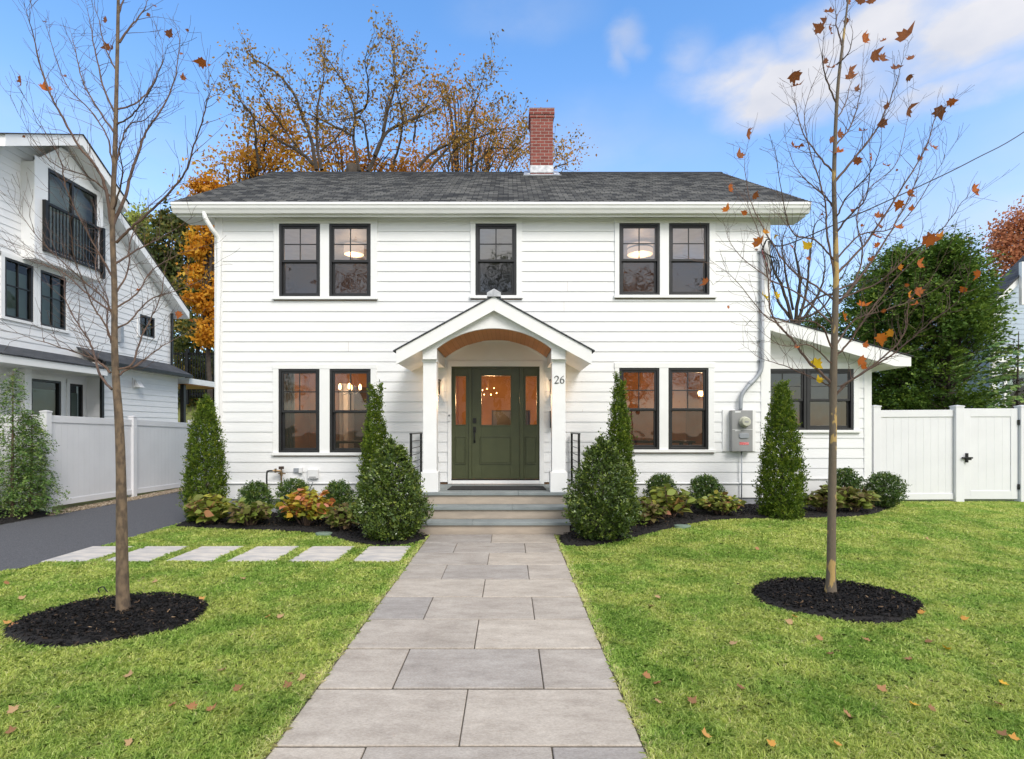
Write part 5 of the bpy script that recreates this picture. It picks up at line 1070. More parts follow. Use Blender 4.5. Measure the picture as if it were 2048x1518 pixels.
# =============================== trees =======================================
def trace_tree(name, label, cat, trunk, Y0, branches, spread, r_tr, barkm, twigm, leafpx=None, twig_len=(.15, .42), twig_step=.10, leafmat=None, leafn=0, leafs=.1, seed=1, zbase=None, lsub=1, br_r=None, group=None, leafcl=.12, minr=.0013, leafrows=None):
    random.seed(seed); tp = [P(a, b, Y0) for a, b, *_ in trunk]
    base = tp[0].copy(); t = thing(name, tuple(base), label, cat, group)
    tb = MB(); cp = catmull(tp, 5); wv = np.interp(np.linspace(0, 1, len(cp)), np.linspace(0, 1, len(trunk)), [q[2]/FL*Y0/2 for q in trunk])
    cp = [cp[0]-Vector((0, 0, .12))]+cp; wv = np.r_[wv[0]*1.15, wv]
    tb.tube(cp, list(wv), 12); tb.build('trunk', barkm, t, smooth=True)
    bb_ = MB(); samples = []; ends = []
    for p in cp[len(cp)//3:]: samples.append(p)
    for bi, br in enumerate(branches):
        r0 = (br[0] if isinstance(br[0], (int, float)) else None); pts = br[1:] if r0 is not None else br
        dz = random.uniform(-1, 1)*spread; K = len(pts); q = []
        cum = [0]
        for a, b in zip(pts, pts[1:]): cum.append(cum[-1]+math.hypot(a[0]-b[0], a[1]-b[1]))
        for (a, b), s in zip(pts, cum): q.append(P(a, b, Y0+dz*(s/cum[-1])**1.1*min(1, cum[-1]/260)))
        c = catmull(q, 5); Lm = sum((c[i+1]-c[i]).length for i in range(len(c)-1)); rr0 = (r0 or 7)/FL*Y0/2*.72
        c = [p+Vector([random.gauss(0, .0028*Y0/5) for _ in range(3)]) if 0 < i < len(c)-1 else p for i, p in enumerate(c)]
        rad = [max(minr, rr0*(1-i/(len(c)-1))**.8) for i in range(len(c))]
        bb_.tube(c, rad, 6, cap=False); samples += c[2:]
        # twigs
        nt_ = int(Lm/twig_step)
        for k in range(nt_):
            s = .18+.82*(k+random.random())/max(1, nt_); f_ = s*(len(c)-1); i = min(int(f_), len(c)-2); p = c[i].lerp(c[i+1], f_-i); dr = (c[i+1]-c[i]).normalized()
            side = dr.cross(Vector([random.gauss(0, 1) for _ in range(3)])).normalized()
            L = random.uniform(*twig_len)*(1-.35*s); d = (dr*.75+side*.75+Vector((0, 0, .25))).normalized(); tw = [p]; m_ = 5
            for j in range(m_):
                d = (d+Vector([random.gauss(0, .16) for _ in range(3)])+Vector((0, 0, .07))).normalized(); tw.append(tw[-1]+d*L/m_)
            r1 = min(rad[i]*.6, .0035*Y0/5); bb_.tube(tw, [max(minr, r1*(1-j/m_)) for j in range(m_+1)], 3, cap=False); ends += tw[1:]
            if lsub and L > twig_len[1]*.45:
                for _ in range(lsub):
                    j = random.randint(1, m_-1); d2 = (d+Vector([random.gauss(0, .6) for _ in range(3)])).normalized(); e = [tw[j], tw[j]+d2*L*.2, tw[j]+d2*L*.38+Vector((0, 0, .03*L))]; bb_.tube(e, [max(minr, r1*.5), minr, minr*.8], 3, cap=False); ends += e[1:]
    if leafpx:
        pos = []; dd = []; nn = []; sz = []; rn = []
        S2 = np.array([[HX+FL*p.x/p.y, HY-FL*(p.z-CZ)/p.y, p.y] for p in samples+ends])
        AL = samples+ends
        for (a, b, s, cval) in leafpx:
            k = int(np.argmin((S2[:, 0]-a)**2+(S2[:, 1]-b)**2)); Yq = S2[k, 2]+random.uniform(-.04, .04); c = P(a, b, Yq)
            ang = random.uniform(0, 6.28); s *= .88; d = Vector((math.cos(ang), random.gauss(0, .4), math.sin(ang))).normalized()
            nr = Vector((random.gauss(0, .85), -1, random.gauss(0, .75))); pos.append(c-d*s/FL*Yq*.45); dd.append(d); nn.append(nr); sz.append(s/FL*Yq); rn.append(cval)
            p0 = AL[k]; bb_.tube([p0, (p0+pos[-1])/2+Vector((0, 0, .01)), pos[-1]], [minr*1.2, minr, minr], 3, cap=False)
        # curl each leaf a little: two triangulated halves come from the maple outline's height
        leaves('foliage', pos, dd, nn, sz, SH_MAPLE*np.array([1, .88, 3.6]), rn, leafmat, t)
    if leafn and ends:
        E = np.array([tuple(e) for e in ends]); idx = rng.integers(0, len(E), leafn); cl = rng.uniform(0, 1, len(E))
        pos = E[idx]+rng.normal(0, leafcl, (leafn, 3)); rn = np.clip(cl[idx]*.5+rng.uniform(0, .5, leafn), 0, 1)
        leaves('foliage', pos, rv(leafn)+[0, 0, -.3], rv(leafn), leafs*rng.uniform(.6, 1.3, leafn), SH_LEAF, rn, leafmat, t)
    bb_.build('branches', twigm, t)
    return t
LTR = [(247, 1232, 28), (245, 1170, 23), (242, 950, 17.5), (238, 840, 15.5), (232, 760, 13.5), (229, 680, 11.5), (229, 580, 10.5), (225, 450, 9.5), (230, 300, 8.5), (233, 180, 7), (236, 40, 6), (238, -90, 4), (241, -220, 2)]
LBR = [[8, (233, 485), (258, 460), (288, 433), (333, 391), (370, 345), (388, 291), (406, 236), (415, 200), (420, 179), (408, 145)],
 [9, (227, 448), (251, 391), (264, 342), (282, 291), (294, 261), (327, 212), (351, 151), (358, 79), (345, 33)],
 [9, (222, 448), (212, 379), (194, 336), (158, 294), (121, 227), (103, 194), (82, 136), (67, 76), (55, 30), (48, 6)],
 [6, (227, 264), (188, 206), (164, 158), (148, 91), (139, 55)], [6, (229, 224), (212, 188), (197, 136), (185, 76), (179, 36), (168, -10)],
 [5, (233, 142), (212, 100), (197, 40), (185, -10)], [6, (239, 85), (261, 55), (288, 18), (298, -10)],
 [5, (236, 218), (267, 209), (297, 182), (315, 145), (327, 106), (309, 42)], [5, (233, 250), (264, 230), (291, 197), (321, 136), (335, 90)],
 [7, (224, 779), (200, 750), (190, 715), (182, 690), (170, 670), (151, 640), (130, 597), (128, 557), (110, 500), (91, 436)],
 [7, (221, 746), (200, 726), (182, 716), (121, 694), (60, 676), (0, 645)], [6, (239, 750), (255, 738), (273, 731), (318, 697), (354, 676), (394, 655)],
 [6, (233, 740), (264, 728), (280, 680), (300, 640), (322, 590), (330, 540), (352, 480)], [5, (233, 615), (273, 588), (303, 542), (364, 506), (439, 484)],
 [6, (230, 527), (273, 500), (327, 473), (391, 430)], [6, (226, 557), (207, 521), (180, 473), (136, 388), (121, 321), (79, 245), (40, 180)],
 [6, (227, 627), (179, 591), (121, 542), (60, 521), (0, 487)], [5, (226, 330), (213, 270), (180, 220), (130, 165), (98, 70), (90, 35)],
 [5, (226, 360), (239, 300), (258, 250), (290, 240), (330, 200), (350, 160)], [5, (228, 690), (205, 640), (180, 600), (150, 520), (140, 440), (120, 380)],
 [5, (229, 660), (262, 640), (300, 600), (340, 585), (400, 560), (430, 520)], [5, (227, 400), (200, 370), (170, 350), (110, 330), (60, 270), (20, 190)],
 [5, (229, 640), (210, 600), (165, 560), (100, 500), (50, 440), (15, 380)], [5, (236, 30), (252, -20), (265, -80)], [5, (236, 0), (222, -50), (214, -110)], [5, (227, 420), (245, 350), (238, 300), (246, 250)],
 [5, (230, 700), (215, 660), (215, 600), (190, 540), (200, 470), (185, 400)], [5, (229, 590), (255, 545), (262, 480), (290, 420), (350, 370), (380, 360)]]
LLV = [(41, 157, 31, .5), (91, 174, 29, .62), (212, 94, 20, .35), (225, 95, 13, .1), (212, 41, 18, .15), (309, 12, 13, .3), (339, 66, 20, .15), (401, 124, 27, .55), (418, 131, 10, .2), (366, 154, 16, .25), (90, 44, 12, .1), (296, 30, 10, .1), (277, 580, 17, .62), (357, 630, 18, .5), (382, 640, 9, .4), (130, 152, 8, .3), (47, 273, 7, .1), (374, 60, 8, .15), (362, 108, 9, .2)]
trace_tree('plane_tree', 'bare young tree on the left lawn with a mulch ring and few leaves', 'tree', LTR, 4.71, LBR, .95, 1, m_bark, m_twig, leafpx=LLV, leafmat=m_leafO, twig_len=(.10, .52), twig_step=.056, seed=3, group='young street trees on the front lawn')
RTR = [(1661, 1196, 27), (1662, 1150, 17.5), (1664, 1000, 15.5), (1666, 860, 14), (1667, 750, 13.5), (1670, 640, 12.5), (1672, 560, 11), (1671, 470, 9.5), (1668, 370, 8.5), (1671, 260, 7), (1677, 160, 6), (1690, 50, 4), (1698, -20, 3), (1703, -80, 2)]
RBR = [[7, (1671, 362), (1716, 308), (1756, 253), (1791, 170), (1811, 87)], [6, (1669, 420), (1653, 395), (1621, 368), (1590, 332), (1566, 261)], [6, (1668, 346), (1637, 312), (1606, 265), (1592, 213), (1590, 186)],
 [7, (1673, 549), (1728, 490), (1779, 415), (1847, 304), (1874, 230), (1908, 205)], [8, (1674, 610), (1700, 580), (1736, 534), (1775, 474), (1819, 395), (1839, 340), (1850, 290)],
 [5, (1675, 600), (1756, 565), (1815, 514), (1890, 451), (1920, 410), (1949, 385)], [6, (1668, 600), (1621, 565), (1578, 534), (1534, 470), (1499, 395), (1489, 324), (1495, 289)],
 [8, (1663, 768), (1648, 752), (1614, 719), (1585, 680), (1562, 656), (1542, 624), (1536, 560), (1525, 494), (1500, 420), (1488, 380)], [5, (1661, 774), (1631, 758), (1568, 732), (1519, 715), (1483, 687)],
 [7, (1670, 792), (1690, 770), (1707, 758), (1766, 715), (1809, 666), (1820, 600), (1860, 560), (1910, 470)], [6, (1672, 714), (1700, 682), (1733, 633), (1790, 560), (1850, 500), (1888, 468)],
 [6, (1680, 774), (1749, 732), (1815, 686), (1860, 643), (1925, 588), (1945, 475)], [6, (1668, 553), (1653, 455), (1649, 395), (1620, 300), (1610, 215), (1650, 110)], [5, (1672, 205), (1653, 158), (1645, 111), (1647, 75)],
 [5, (1672, 290), (1700, 253), (1720, 190), (1728, 99)], [6, (1667, 650), (1600, 590), (1542, 560), (1470, 500), (1445, 440)], [5, (1673, 130), (1700, 100), (1705, 40)], [5, (1683, 90), (1672, 40), (1690, 5)],
 [6, (1669, 470), (1700, 430), (1730, 400), (1740, 340), (1720, 300)], [5, (1670, 650), (1640, 600), (1600, 560), (1560, 480), (1560, 400)], [5, (1673, 580), (1710, 560), (1725, 500), (1713, 440), (1735, 380), (1790, 330), (1815, 240), (1818, 200)],
 [5, (1666, 700), (1640, 650), (1590, 640), (1540, 640), (1470, 560), (1420, 520)], [5, (1670, 440), (1690, 400), (1740, 345), (1760, 300), (1766, 230)], [5, (1672, 690), (1710, 640), (1770, 620), (1850, 590), (1900, 560)],
 [5, (1668, 520), (1630, 480), (1590, 470), (1570, 420), (1555, 330), (1548, 290)], [4, (1672, 240), (1690, 210), (1700, 170), (1710, 150)], [4, (1667, 730), (1620, 690), (1560, 690), (1500, 640)], [5, (1672, 520), (1720, 470), (1800, 450), (1870, 350), (1890, 310)]]
def zD(a, b, s, c): return (1400+a/2.53, b/2.53, s/2.53*1.12, c)
def z7(a, b, s, c): return (1420+a/3.036, 600+b/3.036, s/3.036*1.1, c)
RLV = [zD(*q) for q in ((660, 60, 66, .3), (600, 140, 62, .35), (655, 150, 60, .25), (630, 105, 55, .2), (740, 110, 34, .3), (830, 195, 70, .55), (1045, 172, 92, .3), (933, 203, 40, .35), (888, 275, 72, .25), (925, 297, 52, .2), (1065, 297, 50, .2), (990, 345, 66, .12), (1055, 390, 46, .15), (765, 355, 60, .2), (765, 388, 56, .28), (795, 447, 36, .1), (663, 342, 52, .2), (632, 312, 36, .15), (472, 385, 78, .35), (494, 432, 62, .3), (242, 675, 74, .4), (200, 782, 54, .3), (475, 740, 54, .5), (510, 735, 42, .45), (665, 710, 40, .2), (706, 676, 48, .2), (688, 770, 74, .55), (820, 662, 52, .25), (918, 625, 56, .15), (1060, 550, 80, .15), (946, 535, 36, .15), (1278, 514, 50, .55), (1215, 570, 70, .12), (1178, 745, 54, .3), (1110, 800, 34, .4), (795, 810, 50, .4), (870, 795, 54, .5), (942, 838, 46, .15), (1385, 960, 78, .6), (1065, 980, 50, .45), (1005, 1040, 56, .65), (1070, 1052, 34, .6), (900, 1095, 66, .5), (1005, 1150, 46, .55), (890, 1196, 62, .6), (895, 1243, 38, .7), (1172, 1212, 82, .62), (1215, 1190, 44, .86), (1140, 1225, 30, .9), (150, 952, 56, .6), (280, 985, 44, .4), (135, 1055, 50, .75), (222, 1076, 34, .65), (300, 1222, 70, .75), (328, 1176, 44, .88), (380, 1195, 34, .93), (540, 1242, 56, .96), (325, 1500, 60, 1), (388, 1500, 52, 1), (25, 1430, 50, .5), (1110, 1332, 60, .55), (1012, 1354, 36, .86), (1045, 1440, 28, .5), (1058, 1496, 52, .86), (1106, 1480, 54, .5), (1406, 1390, 52, .6), (1330, 1462, 40, .65), (750, 10, 36, .3), (812, 3, 52, .2), (862, 5, 48, .25), (770, 1065, 24, .5), (612, 1083, 44, .55), (820, 1140, 20, .6), (912, 1148, 32, .2), (1045, 945, 26, .2), (460, 1245, 40, .5), (545, 1310, 36, .55), (865, 1310, 34, .45), (1140, 758, 36, .3), (995, 862, 16, .1))]
RLV += [z7(*q) for q in ((815, 110, 92, .75), (935, 30, 80, .72), (1250, 25, 58, .6), (1098, 205, 62, .88), (1040, 240, 82, .76), (945, 270, 48, .6), (912, 372, 78, .55), (935, 405, 52, .7), (650, 392, 84, 1), (662, 482, 54, .98), (525, 285, 34, .7), (110, 45, 24, .5), (1050, 65, 36, .5))]
RLV += [(1512, 487, 9, .15), (1512, 499, 9, .15)]
trace_tree('plane_tree', 'young tree on the right lawn with flaking trunk and scattered orange leaves', 'tree', RTR, 5.22, RBR, .95, 1, m_barkP, m_twig, leafpx=RLV, leafmat=m_leafO, twig_len=(.10, .52), twig_step=.056, seed=11, group='young street trees on the front lawn')
# big thin oak behind the roof
def zB(a, b): return (380+a/3.795, b/3.795)
def zC(a, b): return (760+a/4.452, 60+b/4.452)
OB = [[20, zB(960, 1290), zB(930, 1100), zB(850, 880), zB(780, 700), zB(640, 540), zB(480, 440), zB(430, 380)], [18, zB(1000, 1290), zB(970, 1130), zB(965, 850), zB(1010, 600), zB(1020, 420)], [16, zB(940, 1250), zB(830, 1150), zB(700, 1080), zB(540, 950), zB(430, 830), zB(330, 700)],
      [16, zB(1290, 1300), zB(1240, 1050), zB(1250, 850), zB(1180, 650), zB(1060, 470), zB(960, 330)], [18, zB(1350, 1300), zB(1450, 1080), zB(1500, 850), zB(1560, 600), zB(1530, 350), zB(1500, 260)], [16, zB(1400, 1180), zB(1500, 1000), zB(1746, 880), zC(200, 830), zC(540, 690), zC(620, 580)],
      [16, zC(340, 1220), zC(480, 1080), zC(700, 980), zC(830, 880), zC(1100, 760)], [12, zC(600, 1240), zC(650, 1080), zC(780, 1000), zC(1000, 900), zC(1180, 730)], [14, zB(530, 1280), zB(500, 1100), zB(480, 900), zB(380, 760), zB(300, 600)], [12, zB(1360, 1200), zB(1320, 930), zB(1200, 900), zB(1040, 930)],
      [12, zB(1240, 1030), zB(1100, 960), zB(980, 900), zB(850, 840), zB(700, 740)], [12, zB(1260, 860), zB(1340, 800), zB(1350, 600), zB(1330, 450), zB(1400, 240)], [12, zC(120, 1200), zC(190, 950), zC(190, 700), zC(130, 450), zC(110, 150)], [12, zC(440, 1240), zC(560, 1100), zC(780, 800), zC(870, 600), zC(920, 420), zC(980, 280)],
      [10, zC(760, 1240), zC(900, 1150), zC(1000, 1050), zC(1200, 1050), zC(1300, 920)], [10, zC(1050, 1250), zC(1130, 1120), zC(1240, 1000), zC(1280, 850)], [10, zB(870, 1180), zB(700, 960), zB(600, 800), zB(520, 640), zB(380, 480)], [10, zB(990, 1150), zB(1150, 1000), zB(1200, 850)],
      [10, zC(20, 900), zC(60, 700), zC(120, 500), zC(280, 350), zC(300, 250)], [10, zC(300, 1000), zC(330, 800), zC(420, 650), zC(480, 480)], [8, zC(1500, 1250), zC(1560, 1150), zC(1600, 1050)], [8, zC(1500, 1250), zC(1620, 1200), zC(1750, 1150)]]
trace_tree('oak_tree', 'large thinning autumn tree rising behind the roof with bare limbs', 'tree', [(690, 700, 40), (690, 520, 36), (700, 400, 30), (705, 330, 22)], 24, [[p[0]*.62]+list(p[1:]) for p in OB], 3.2, 1, m_barkD, m_barkD, twig_len=(.6, 2.0), twig_step=.26, leafmat=m_tOl, leafn=6800, leafs=.13, seed=5, lsub=2, leafcl=.14, minr=.0065)
def blob_tree(name, label, cat, x, y, h, blobs, nleaf, ls, mat, bark=None, clr=.22, trunk_r=.18, ncl=60, shape=SH_LEAF, holes=.0, lcol=.5, surf=.55):
    t = thing(name, (x, y, 0), label, cat); bark = bark or m_barkD; m = MB(); top = max(b[2] for b in blobs)
    m.tube(catmull([(x, y, -.3), (x+.1, y, h*.35), (x-.05, y+.05, h*.75)], 4), [trunk_r*(1-.09*i) for i in range(9)], 8); cen = []
    tot = sum(b[3]*b[4] for b in blobs)
    for bx, by, bz, rx, rz in blobs:
        k = max(4, int(ncl*rx*rz/tot)); v = rv(k)*(rng.uniform(surf, 1, (k, 1)))*[rx, rx*.8, rz]; c = v+[bx, by, bz]; cen.append(c)
        for q in c[::3]: m.tube(catmull([(x, y, min(h*.7, max(.5, bz-rz*.9))), ((x+q[0])/2, (y+q[1])/2, (bz-rz*.4+q[2])/2), tuple(q)], 4), [trunk_r*.28*(1-.1*i) for i in range(9)], 5, cap=False)
    m.build('trunk', bark, t); cen = np.concatenate(cen); K = len(cen)
    idx = rng.integers(0, K, nleaf); cs_ = rng.uniform(.6, 1.5, K); col = rng.uniform(0, 1, K); sc = np.mean([b[3] for b in blobs])*clr
    pos = cen[idx]+rng.normal(0, 1, (nleaf, 3))*sc*cs_[idx][:, None]*[1, 1, .62]; rn = np.clip(col[idx]*lcol+rng.uniform(0, 1-lcol, nleaf), 0, 1)
    leaves('foliage', pos, rv(nleaf)+[0, 0, -.3], rv(nleaf)+[0, -.4, .5], ls*rng.uniform(.6, 1.35, nleaf), shape, rn, mat, t); return t
def BP(px, py, Y, rpx, rpy): c = P(px, py, Y); return (c.x, c.y, c.z, rpx/FL*Y, rpy/FL*Y)
def BX(px, Y): return (px-HX)/FL*Y
blob_tree('maple_tree', 'dense golden yellow tree in the gap left of the house', 'tree', BX(415, 21), 21, 7, [BP(415, 470, 21, 38, 60), BP(408, 580, 21, 30, 60), BP(425, 400, 21, 40, 40), BP(420, 660, 21, 30, 50)], 9000, .15, m_tYel, ncl=100)
blob_tree('maple_tree', 'orange brown autumn tree just above the left roof slope', 'tree', BX(480, 26), 26, 12, [BP(470, 350, 26, 62, 46), BP(540, 300, 26, 60, 50), BP(430, 385, 26, 40, 30), BP(560, 260, 26, 45, 40), BP(600, 330, 26, 50, 28)], 4600, .165, m_tYO, ncl=120, clr=.36)
blob_tree('maple_tree', 'orange foliaged tree above the middle of the roof ridge', 'tree', BX(700, 28), 28, 12, [BP(665, 300, 28, 30, 34), BP(720, 330, 28, 46, 26), BP(800, 325, 28, 60, 34), BP(640, 335, 28, 30, 18)], 3200, .16, m_tOr, ncl=70, clr=.34)
blob_tree('maple_tree', 'rust coloured thin tree behind the ridge left of the chimney', 'tree', BX(930, 30), 30, 12, [BP(870, 200, 30, 55, 40), BP(940, 270, 30, 70, 55), BP(860, 320, 30, 60, 28), BP(1010, 290, 30, 50, 45), BP(980, 335, 30, 80, 20), BP(1125, 310, 30, 22, 28)], 5600, .145, m_tOr, ncl=150, clr=.42, lcol=.4)
blob_tree('broadleaf_tree', 'dark green tree turning orange behind the neighbouring house', 'tree', BX(330, 27), 27, 11, [BP(330, 500, 27, 60, 60), BP(300, 560, 27, 55, 70), BP(375, 580, 27, 50, 80), BP(330, 650, 27, 80, 60), BP(375, 460, 27, 34, 36), BP(345, 445, 27, 26, 20)], 15000, .20, m_tGr, ncl=150)
blob_tree('broadleaf_tree', 'light green tree top left of the dark green tree', 'tree', BX(255, 32), 32, 11, [BP(255, 460, 32, 48, 34), BP(225, 500, 32, 50, 50), BP(280, 440, 32, 30, 20)], 5000, .2, m_tLg, ncl=60)
blob_tree('broadleaf_tree', 'shady green trees low in the gap beyond the driveway', 'tree', BX(390, 25.5), 25.5, 6, [BP(390, 690, 25.5, 55, 60), BP(380, 790, 25.5, 60, 70), BP(430, 760, 25.5, 50, 70)], 8000, .18, m_tGr, ncl=90)
# evergreens on the right
def big_arb(px, Y, ytop, wpx, lab, n, name='giant_arborvitae'):
    x = BX(px, Y); z0 = 0; h = CZ+(HY-ytop)/FL*Y; W = wpx/FL*Y; t = thing(name, (x, Y, 0), lab, 'evergreen tree'); m = MB(); m.tube([(x, Y, -.2), (x+.1, Y, h*.5), (x, Y, h*.92)], [.2, .12, .02], 8)
    K = 330; s = rng.uniform(0.0, 1, K)**.9; th = rng.uniform(0, 6.28, K); pr = np.minimum(1, .70+s*1.0)*np.maximum(0, 1-s**2.1)**.62
    rr = pr*W/2*np.where(rng.uniform(0, 1, K) > .8, rng.uniform(1.0, 1.22, K), rng.uniform(.5, 1.02, K)); zb = 1.2+s*(h-1.3); c = np.stack([x+rr*np.cos(th), Y+rr*np.sin(th)*.9, zb], 1)
    for q in c[::2]: m.tube([(x, Y, q[2]*.8), ((x+q[0])/2, (Y+q[1])/2, q[2]*.86), tuple(q)], [.05, .03, .008], 4, cap=False)
    m.build('trunk', m_barkD, t); n = int(n*1.15); idx = rng.integers(0, K, n); col = rng.uniform(0, 1, K); out = np.stack([np.cos(th), np.sin(th), 0*th], 1)[idx]
    cs_ = rng.uniform(.6, 1.25, K)[idx][:, None]; pos = c[idx]+rng.normal(0, 1, (n, 3))*[.20, .20, .17]*cs_+out*rng.uniform(-.1, .28, (n, 1)); rn = np.clip(col[idx]*.55+rng.uniform(0, .45, n), 0, 1)
    sprigs(pos, out+rv(n)*.55+[0, 0, .30], rv(n)*.5+[0, 0, 1]+out*.5, rn, .32, 8, .085, SH_SPRAY, m_arbB, t)
big_arb(1800, 19, 500, 188, 'broad dark evergreen behind the wing roof and white fence', 52000); big_arb(1893, 17.5, 478, 172, 'tallest rounded evergreen behind the white gate', 52000); big_arb(1735, 21, 545, 130, 'evergreen half hidden behind the wing roof at the left of the group', 20000)
big_arb(1640, 23, 628, 130, 'low evergreen just visible over the wing roof', 14000)
cf = thing('conifer_branch_tree', tuple(P(2010, 830, 15)), 'thin drooping evergreen below the blue house, above the gate', 'evergreen tree'); pos = []; dd = []; nn = []; m = MB(); bx_ = P(2030, 830, 15); m.tube([(bx_.x, bx_.y, 0), (bx_.x+.1, bx_.y, 4.2)], [.06, .01], 6)
for k in range(34):
    a = random.uniform(2.2, 4.4) if k % 2 else random.uniform(0, 6.28); L = random.uniform(.5, 1.3); zb = 1.5+k*.075
    pts = [Vector((bx_.x+L*q*math.cos(a), bx_.y+L*q*math.sin(a), zb+.3*q-.45*q*q)) for q in (0, .3, .6, 1)]; m.tube(pts, [.014, .01, .006, .002], 4)
    for j in range(55):
        q = random.uniform(.15, 1); b = a+random.choice((-1, 1))*random.uniform(.4, 1.2); pos.append(pts[0].lerp(pts[3], q)+Vector((math.cos(b)*.15*random.random(), math.sin(b)*.15*random.random(), .3*q-.3*q*q-.05))); dd.append((math.cos(b), math.sin(b), -.4)); nn.append((random.gauss(0, .3), random.gauss(0, .3), 1))
leaves('foliage', pos, dd, nn, .13*rng.uniform(.6, 1.2, len(pos)), SH_SPRAY, rng.uniform(0, 1, len(pos)), m_hem, cf); m.build('trunk', m_barkD, cf)
blob_tree('maple_tree', 'russet tree top at the far right edge above the blue house', 'tree', BX(2050, 34), 34, 12, [BP(2035, 470, 34, 40, 40), BP(2010, 500, 34, 26, 34), BP(2045, 440, 34, 30, 26), BP(2100, 480, 34, 50, 60), BP(2025, 530, 34, 28, 22)], 6500, .2, m_tRd, ncl=110, clr=.3)
# bare small tree behind the wing
SB = [[10, (1588, 660), (1570, 590), (1545, 530), (1530, 470), (1510, 440)], [10, (1590, 650), (1600, 560), (1590, 500), (1600, 450)], [9, (1590, 660), (1630, 600), (1650, 540), (1640, 470)], [9, (1588, 655), (1610, 600), (1620, 520), (1630, 450), (1660, 430)], [8, (1585, 640), (1555, 600), (1540, 560), (1500, 560)],
      [8, (1590, 640), (1640, 620), (1680, 560), (1700, 520)], [7, (1586, 620), (1570, 540), (1565, 480), (1580, 440)], [7, (1600, 620), (1650, 590), (1700, 590), (1740, 560)]]
trace_tree('bare_tree', 'leafless many-stemmed tree behind the wing roof', 'tree', [(1588, 860, 16), (1588, 760, 14), (1588, 660, 12)], 17, SB, 1.4, 1, m_barkD, m_barkD, twig_len=(.3, .9), twig_step=.16, seed=9, lsub=2, minr=.005)
# tree line closing the view behind everything
for k, (px, Y, hh, mt_) in enumerate(((250, 40, 9, m_tGr), (470, 42, 8, m_tGr), (1600, 44, 8, m_tGr), (1900, 46, 9, m_tRd), (2150, 40, 9, m_tGr), (60, 44, 9, m_tOr))):
    lab = ['green tree far beyond the driveway gap', 'far green tree hidden mostly by the house', 'distant green tree beyond the bare tree', 'distant russet tree behind the evergreens', 'distant green tree at the right beyond the blue house', 'distant orange tree behind the left house'][k]
    x = BX(px, Y); blob_tree('broadleaf_tree', lab, 'tree', x, Y, hh*.6, [(x, Y, hh*.55, 4.2, hh*.42), (x+2.5, Y, hh*.45, 3.2, hh*.35), (x-2.5, Y, hh*.45, 3.2, hh*.35)], 4500, .34, mt_, ncl=60)
# across the street, seen only as reflections in the window glass
for k, (x, y, hh, mt_) in enumerate(((-10, -19, 14.5, m_tRd), (-1, -23, 15.5, m_tGr), (9, -20, 12.5, m_tRd), (16, -22, 14, m_tOl), (-19, -21, 13, m_tGr))):
    blob_tree('broadleaf_tree', ['orange tree', 'green tree', 'russet tree', 'olive tree', 'dark green tree'][k]+' across the street reflected in the windows', 'tree', x, y, hh*.6, [(x, y, hh*.62, 2.8, hh*.34), (x+1.8, y, hh*.5, 2.2, hh*.28), (x-1.8, y, hh*.5, 2.2, hh*.28), (x+.5, y, hh*.85, 1.5, hh*.2)], 14000, .13, mt_, ncl=160)
oh = thing('opposite_house', (2, -30, 0), 'white gabled house across the street reflected in the lower windows', 'house'); q = MB(); siding(q, lambda u, o, z: (u, -28+o, z), lambda z: (-6+max(0, z-5.5)*1.2, 8-max(0, z-5.5)*1.2), 0, 10.5, .2, []); q.box(-6, 8, -36, -28.01, 0, 5.5); q.build('wall', m_siding, oh)
q = MB(); q.prism([(-6.6, -36, 5.1), (1, -36, 11.5), (8.6, -36, 5.1), (8.5, -36, 4.9), (1, -36, 11.2), (-6.5, -36, 4.9)], (0, 8.4, 0)); q.build('roof', m_shing2, oh)
q = MB()
for x in (-4, -1, 2, 5):
    for z in (1.3, 4.0): q.box(x, x+1, -27.97, -27.94, z, z+1.4)
q.build('window', m_black, oh)

# =============================== small ground things ==========================
FLP = [(20, 1255), (255, 1367), (343, 1424), (393, 1429), (467, 1393), (440, 1352), (575, 1357), (535, 1240), (578, 1385), (490, 1164), (22, 1481), (38, 1205), (310, 1171), (605, 1370), (18, 1172), (415, 1437), (30, 1436), (262, 1505), (555, 1243), (1518, 1110), (1855, 1094), (1320, 1202), (1585, 1254), (1645, 1286), (1655, 1316), (1810, 1325), (1850, 1289), (1922, 1245), (1697, 1439), (1414, 1488), (1835, 1421), (2015, 1379), (2000, 1482), (2028, 1492), (1313, 1375), (1300, 1363), (1486, 1387), (1680, 1500), (1550, 1504), (1760, 1392), (1888, 1302), (1740, 1289), (1318, 1413), (1995, 1417), (1380, 1417), (1460, 1300), (1590, 1240), (1870, 1430), (1303, 1218), (28, 1262), (398, 1207), (142, 1218), (1818, 1212), (1836, 1232), (1592, 1196), (1540, 1172)]
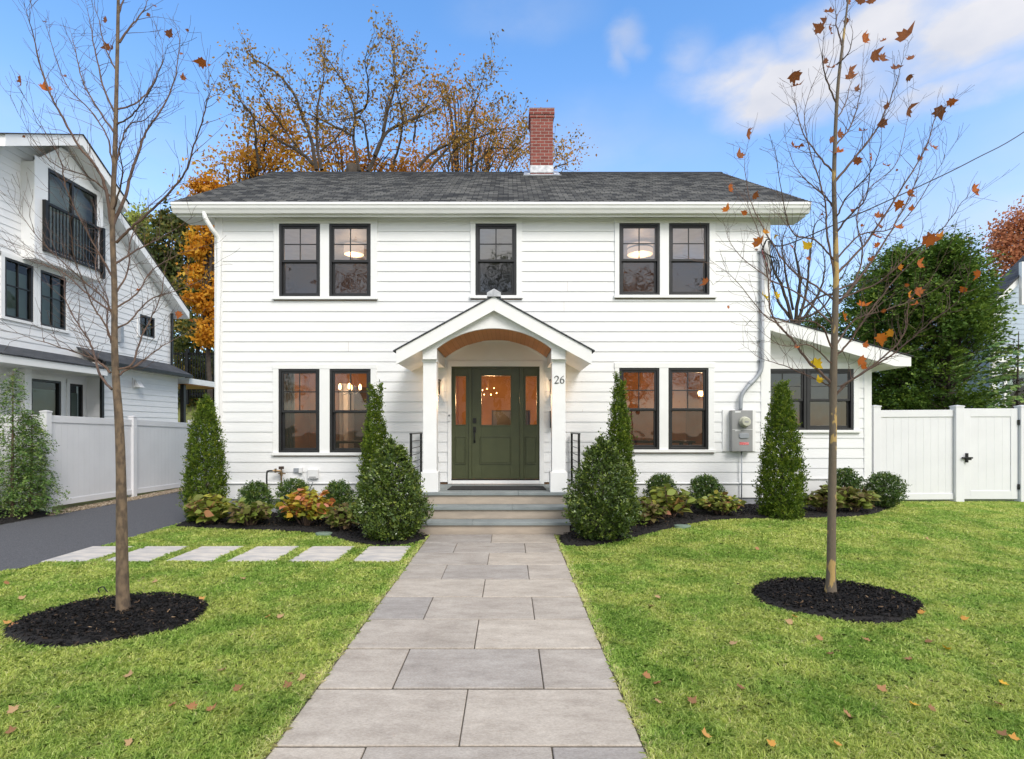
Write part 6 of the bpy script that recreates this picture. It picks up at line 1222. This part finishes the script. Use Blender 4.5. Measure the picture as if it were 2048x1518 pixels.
mfl = Mrnd('fallen_leaf', [(0, (.24, .13, .06)), (.4, (.36, .17, .07)), (.6, (.46, .29, .15)), (.85, (.62, .29, .04)), (1, (.70, .42, .03))], trans=.2)
cols = ['brown', 'rust', 'tan', 'orange', 'yellow']
for i, (px, py) in enumerate(FLP):
    Y = CZ*FL/(py-HY); x = (px-HX)/FL*Y; z = gf(x, Y)+.035; s = random.uniform(16, 26)/FL*Y*(.9 if py < 1300 else 1); s = min(s, .060)
    yel = px > 1480; cv = random.choice([.1, .45, .6, .8, .97]) if yel else random.choice([.1, .4, .6, .6, .75]); cname = cols[min(4, int(cv*5))]
    pos = np.array([(x, Y, z)]); ang = random.uniform(0, 6.28)
    side = 'left' if px < 1000 else 'right'; near = 'near the bottom of the photo' if py > 1350 else ('around the mulch ring' if py > 1180 else 'towards the house')
    ob = leaves('fallen_leaf', pos, [(math.cos(ang), math.sin(ang), .15)], [(random.gauss(0, .3), random.gauss(0, .3)-.3, 1)], [s], SH_MAPLE*np.array([1, 1, 2.5]), [cv], mfl, None, loc=(x, Y, z))
    setprops(ob, f'{cname} fallen leaf lying on the {side} lawn {near}', 'leaf', f'{cname} fallen leaves on the {side} lawn {near}')
for (px, py, lab) in ((1365, 1060, 'flat green valve lid in the lawn edge of the right bed'), (648, 1063, 'flat green valve lid in the mulch edge of the left bed')):
    Y = (CZ-.06)*FL/(py-HY); x = (px-HX)/FL*Y; z = gf(x, Y)+.03; m = MB(); m.prism([(x+.125*math.cos(a), Y+.08*math.sin(a), z-.03) for a in np.linspace(0, 6.28, 20, endpoint=False)], (0, 0, .045)); m.build('valve_lid', M('lid_green', (.20, .27, .21), (.14, .20, .16), rough=.6), loc=(x, Y, z), label=lab, cat='valve lid', group='irrigation valve lids', bevel=.004)
hs_ = P(205, 1190, CZ*FL/(1190-HY)); MB().tube(catmull([hs_+Vector((-.03, 0, .02)), hs_+Vector((-.04, 0, .06)), hs_+Vector((0, .01, .075)), hs_+Vector((.03, 0, .05)), hs_+Vector((.05, 0, .03))], 4), .006, 6).build('drip_tube', m_iron, loc=tuple(hs_), label='short curled black drip tube in the grass behind the left mulch ring', cat='tube')
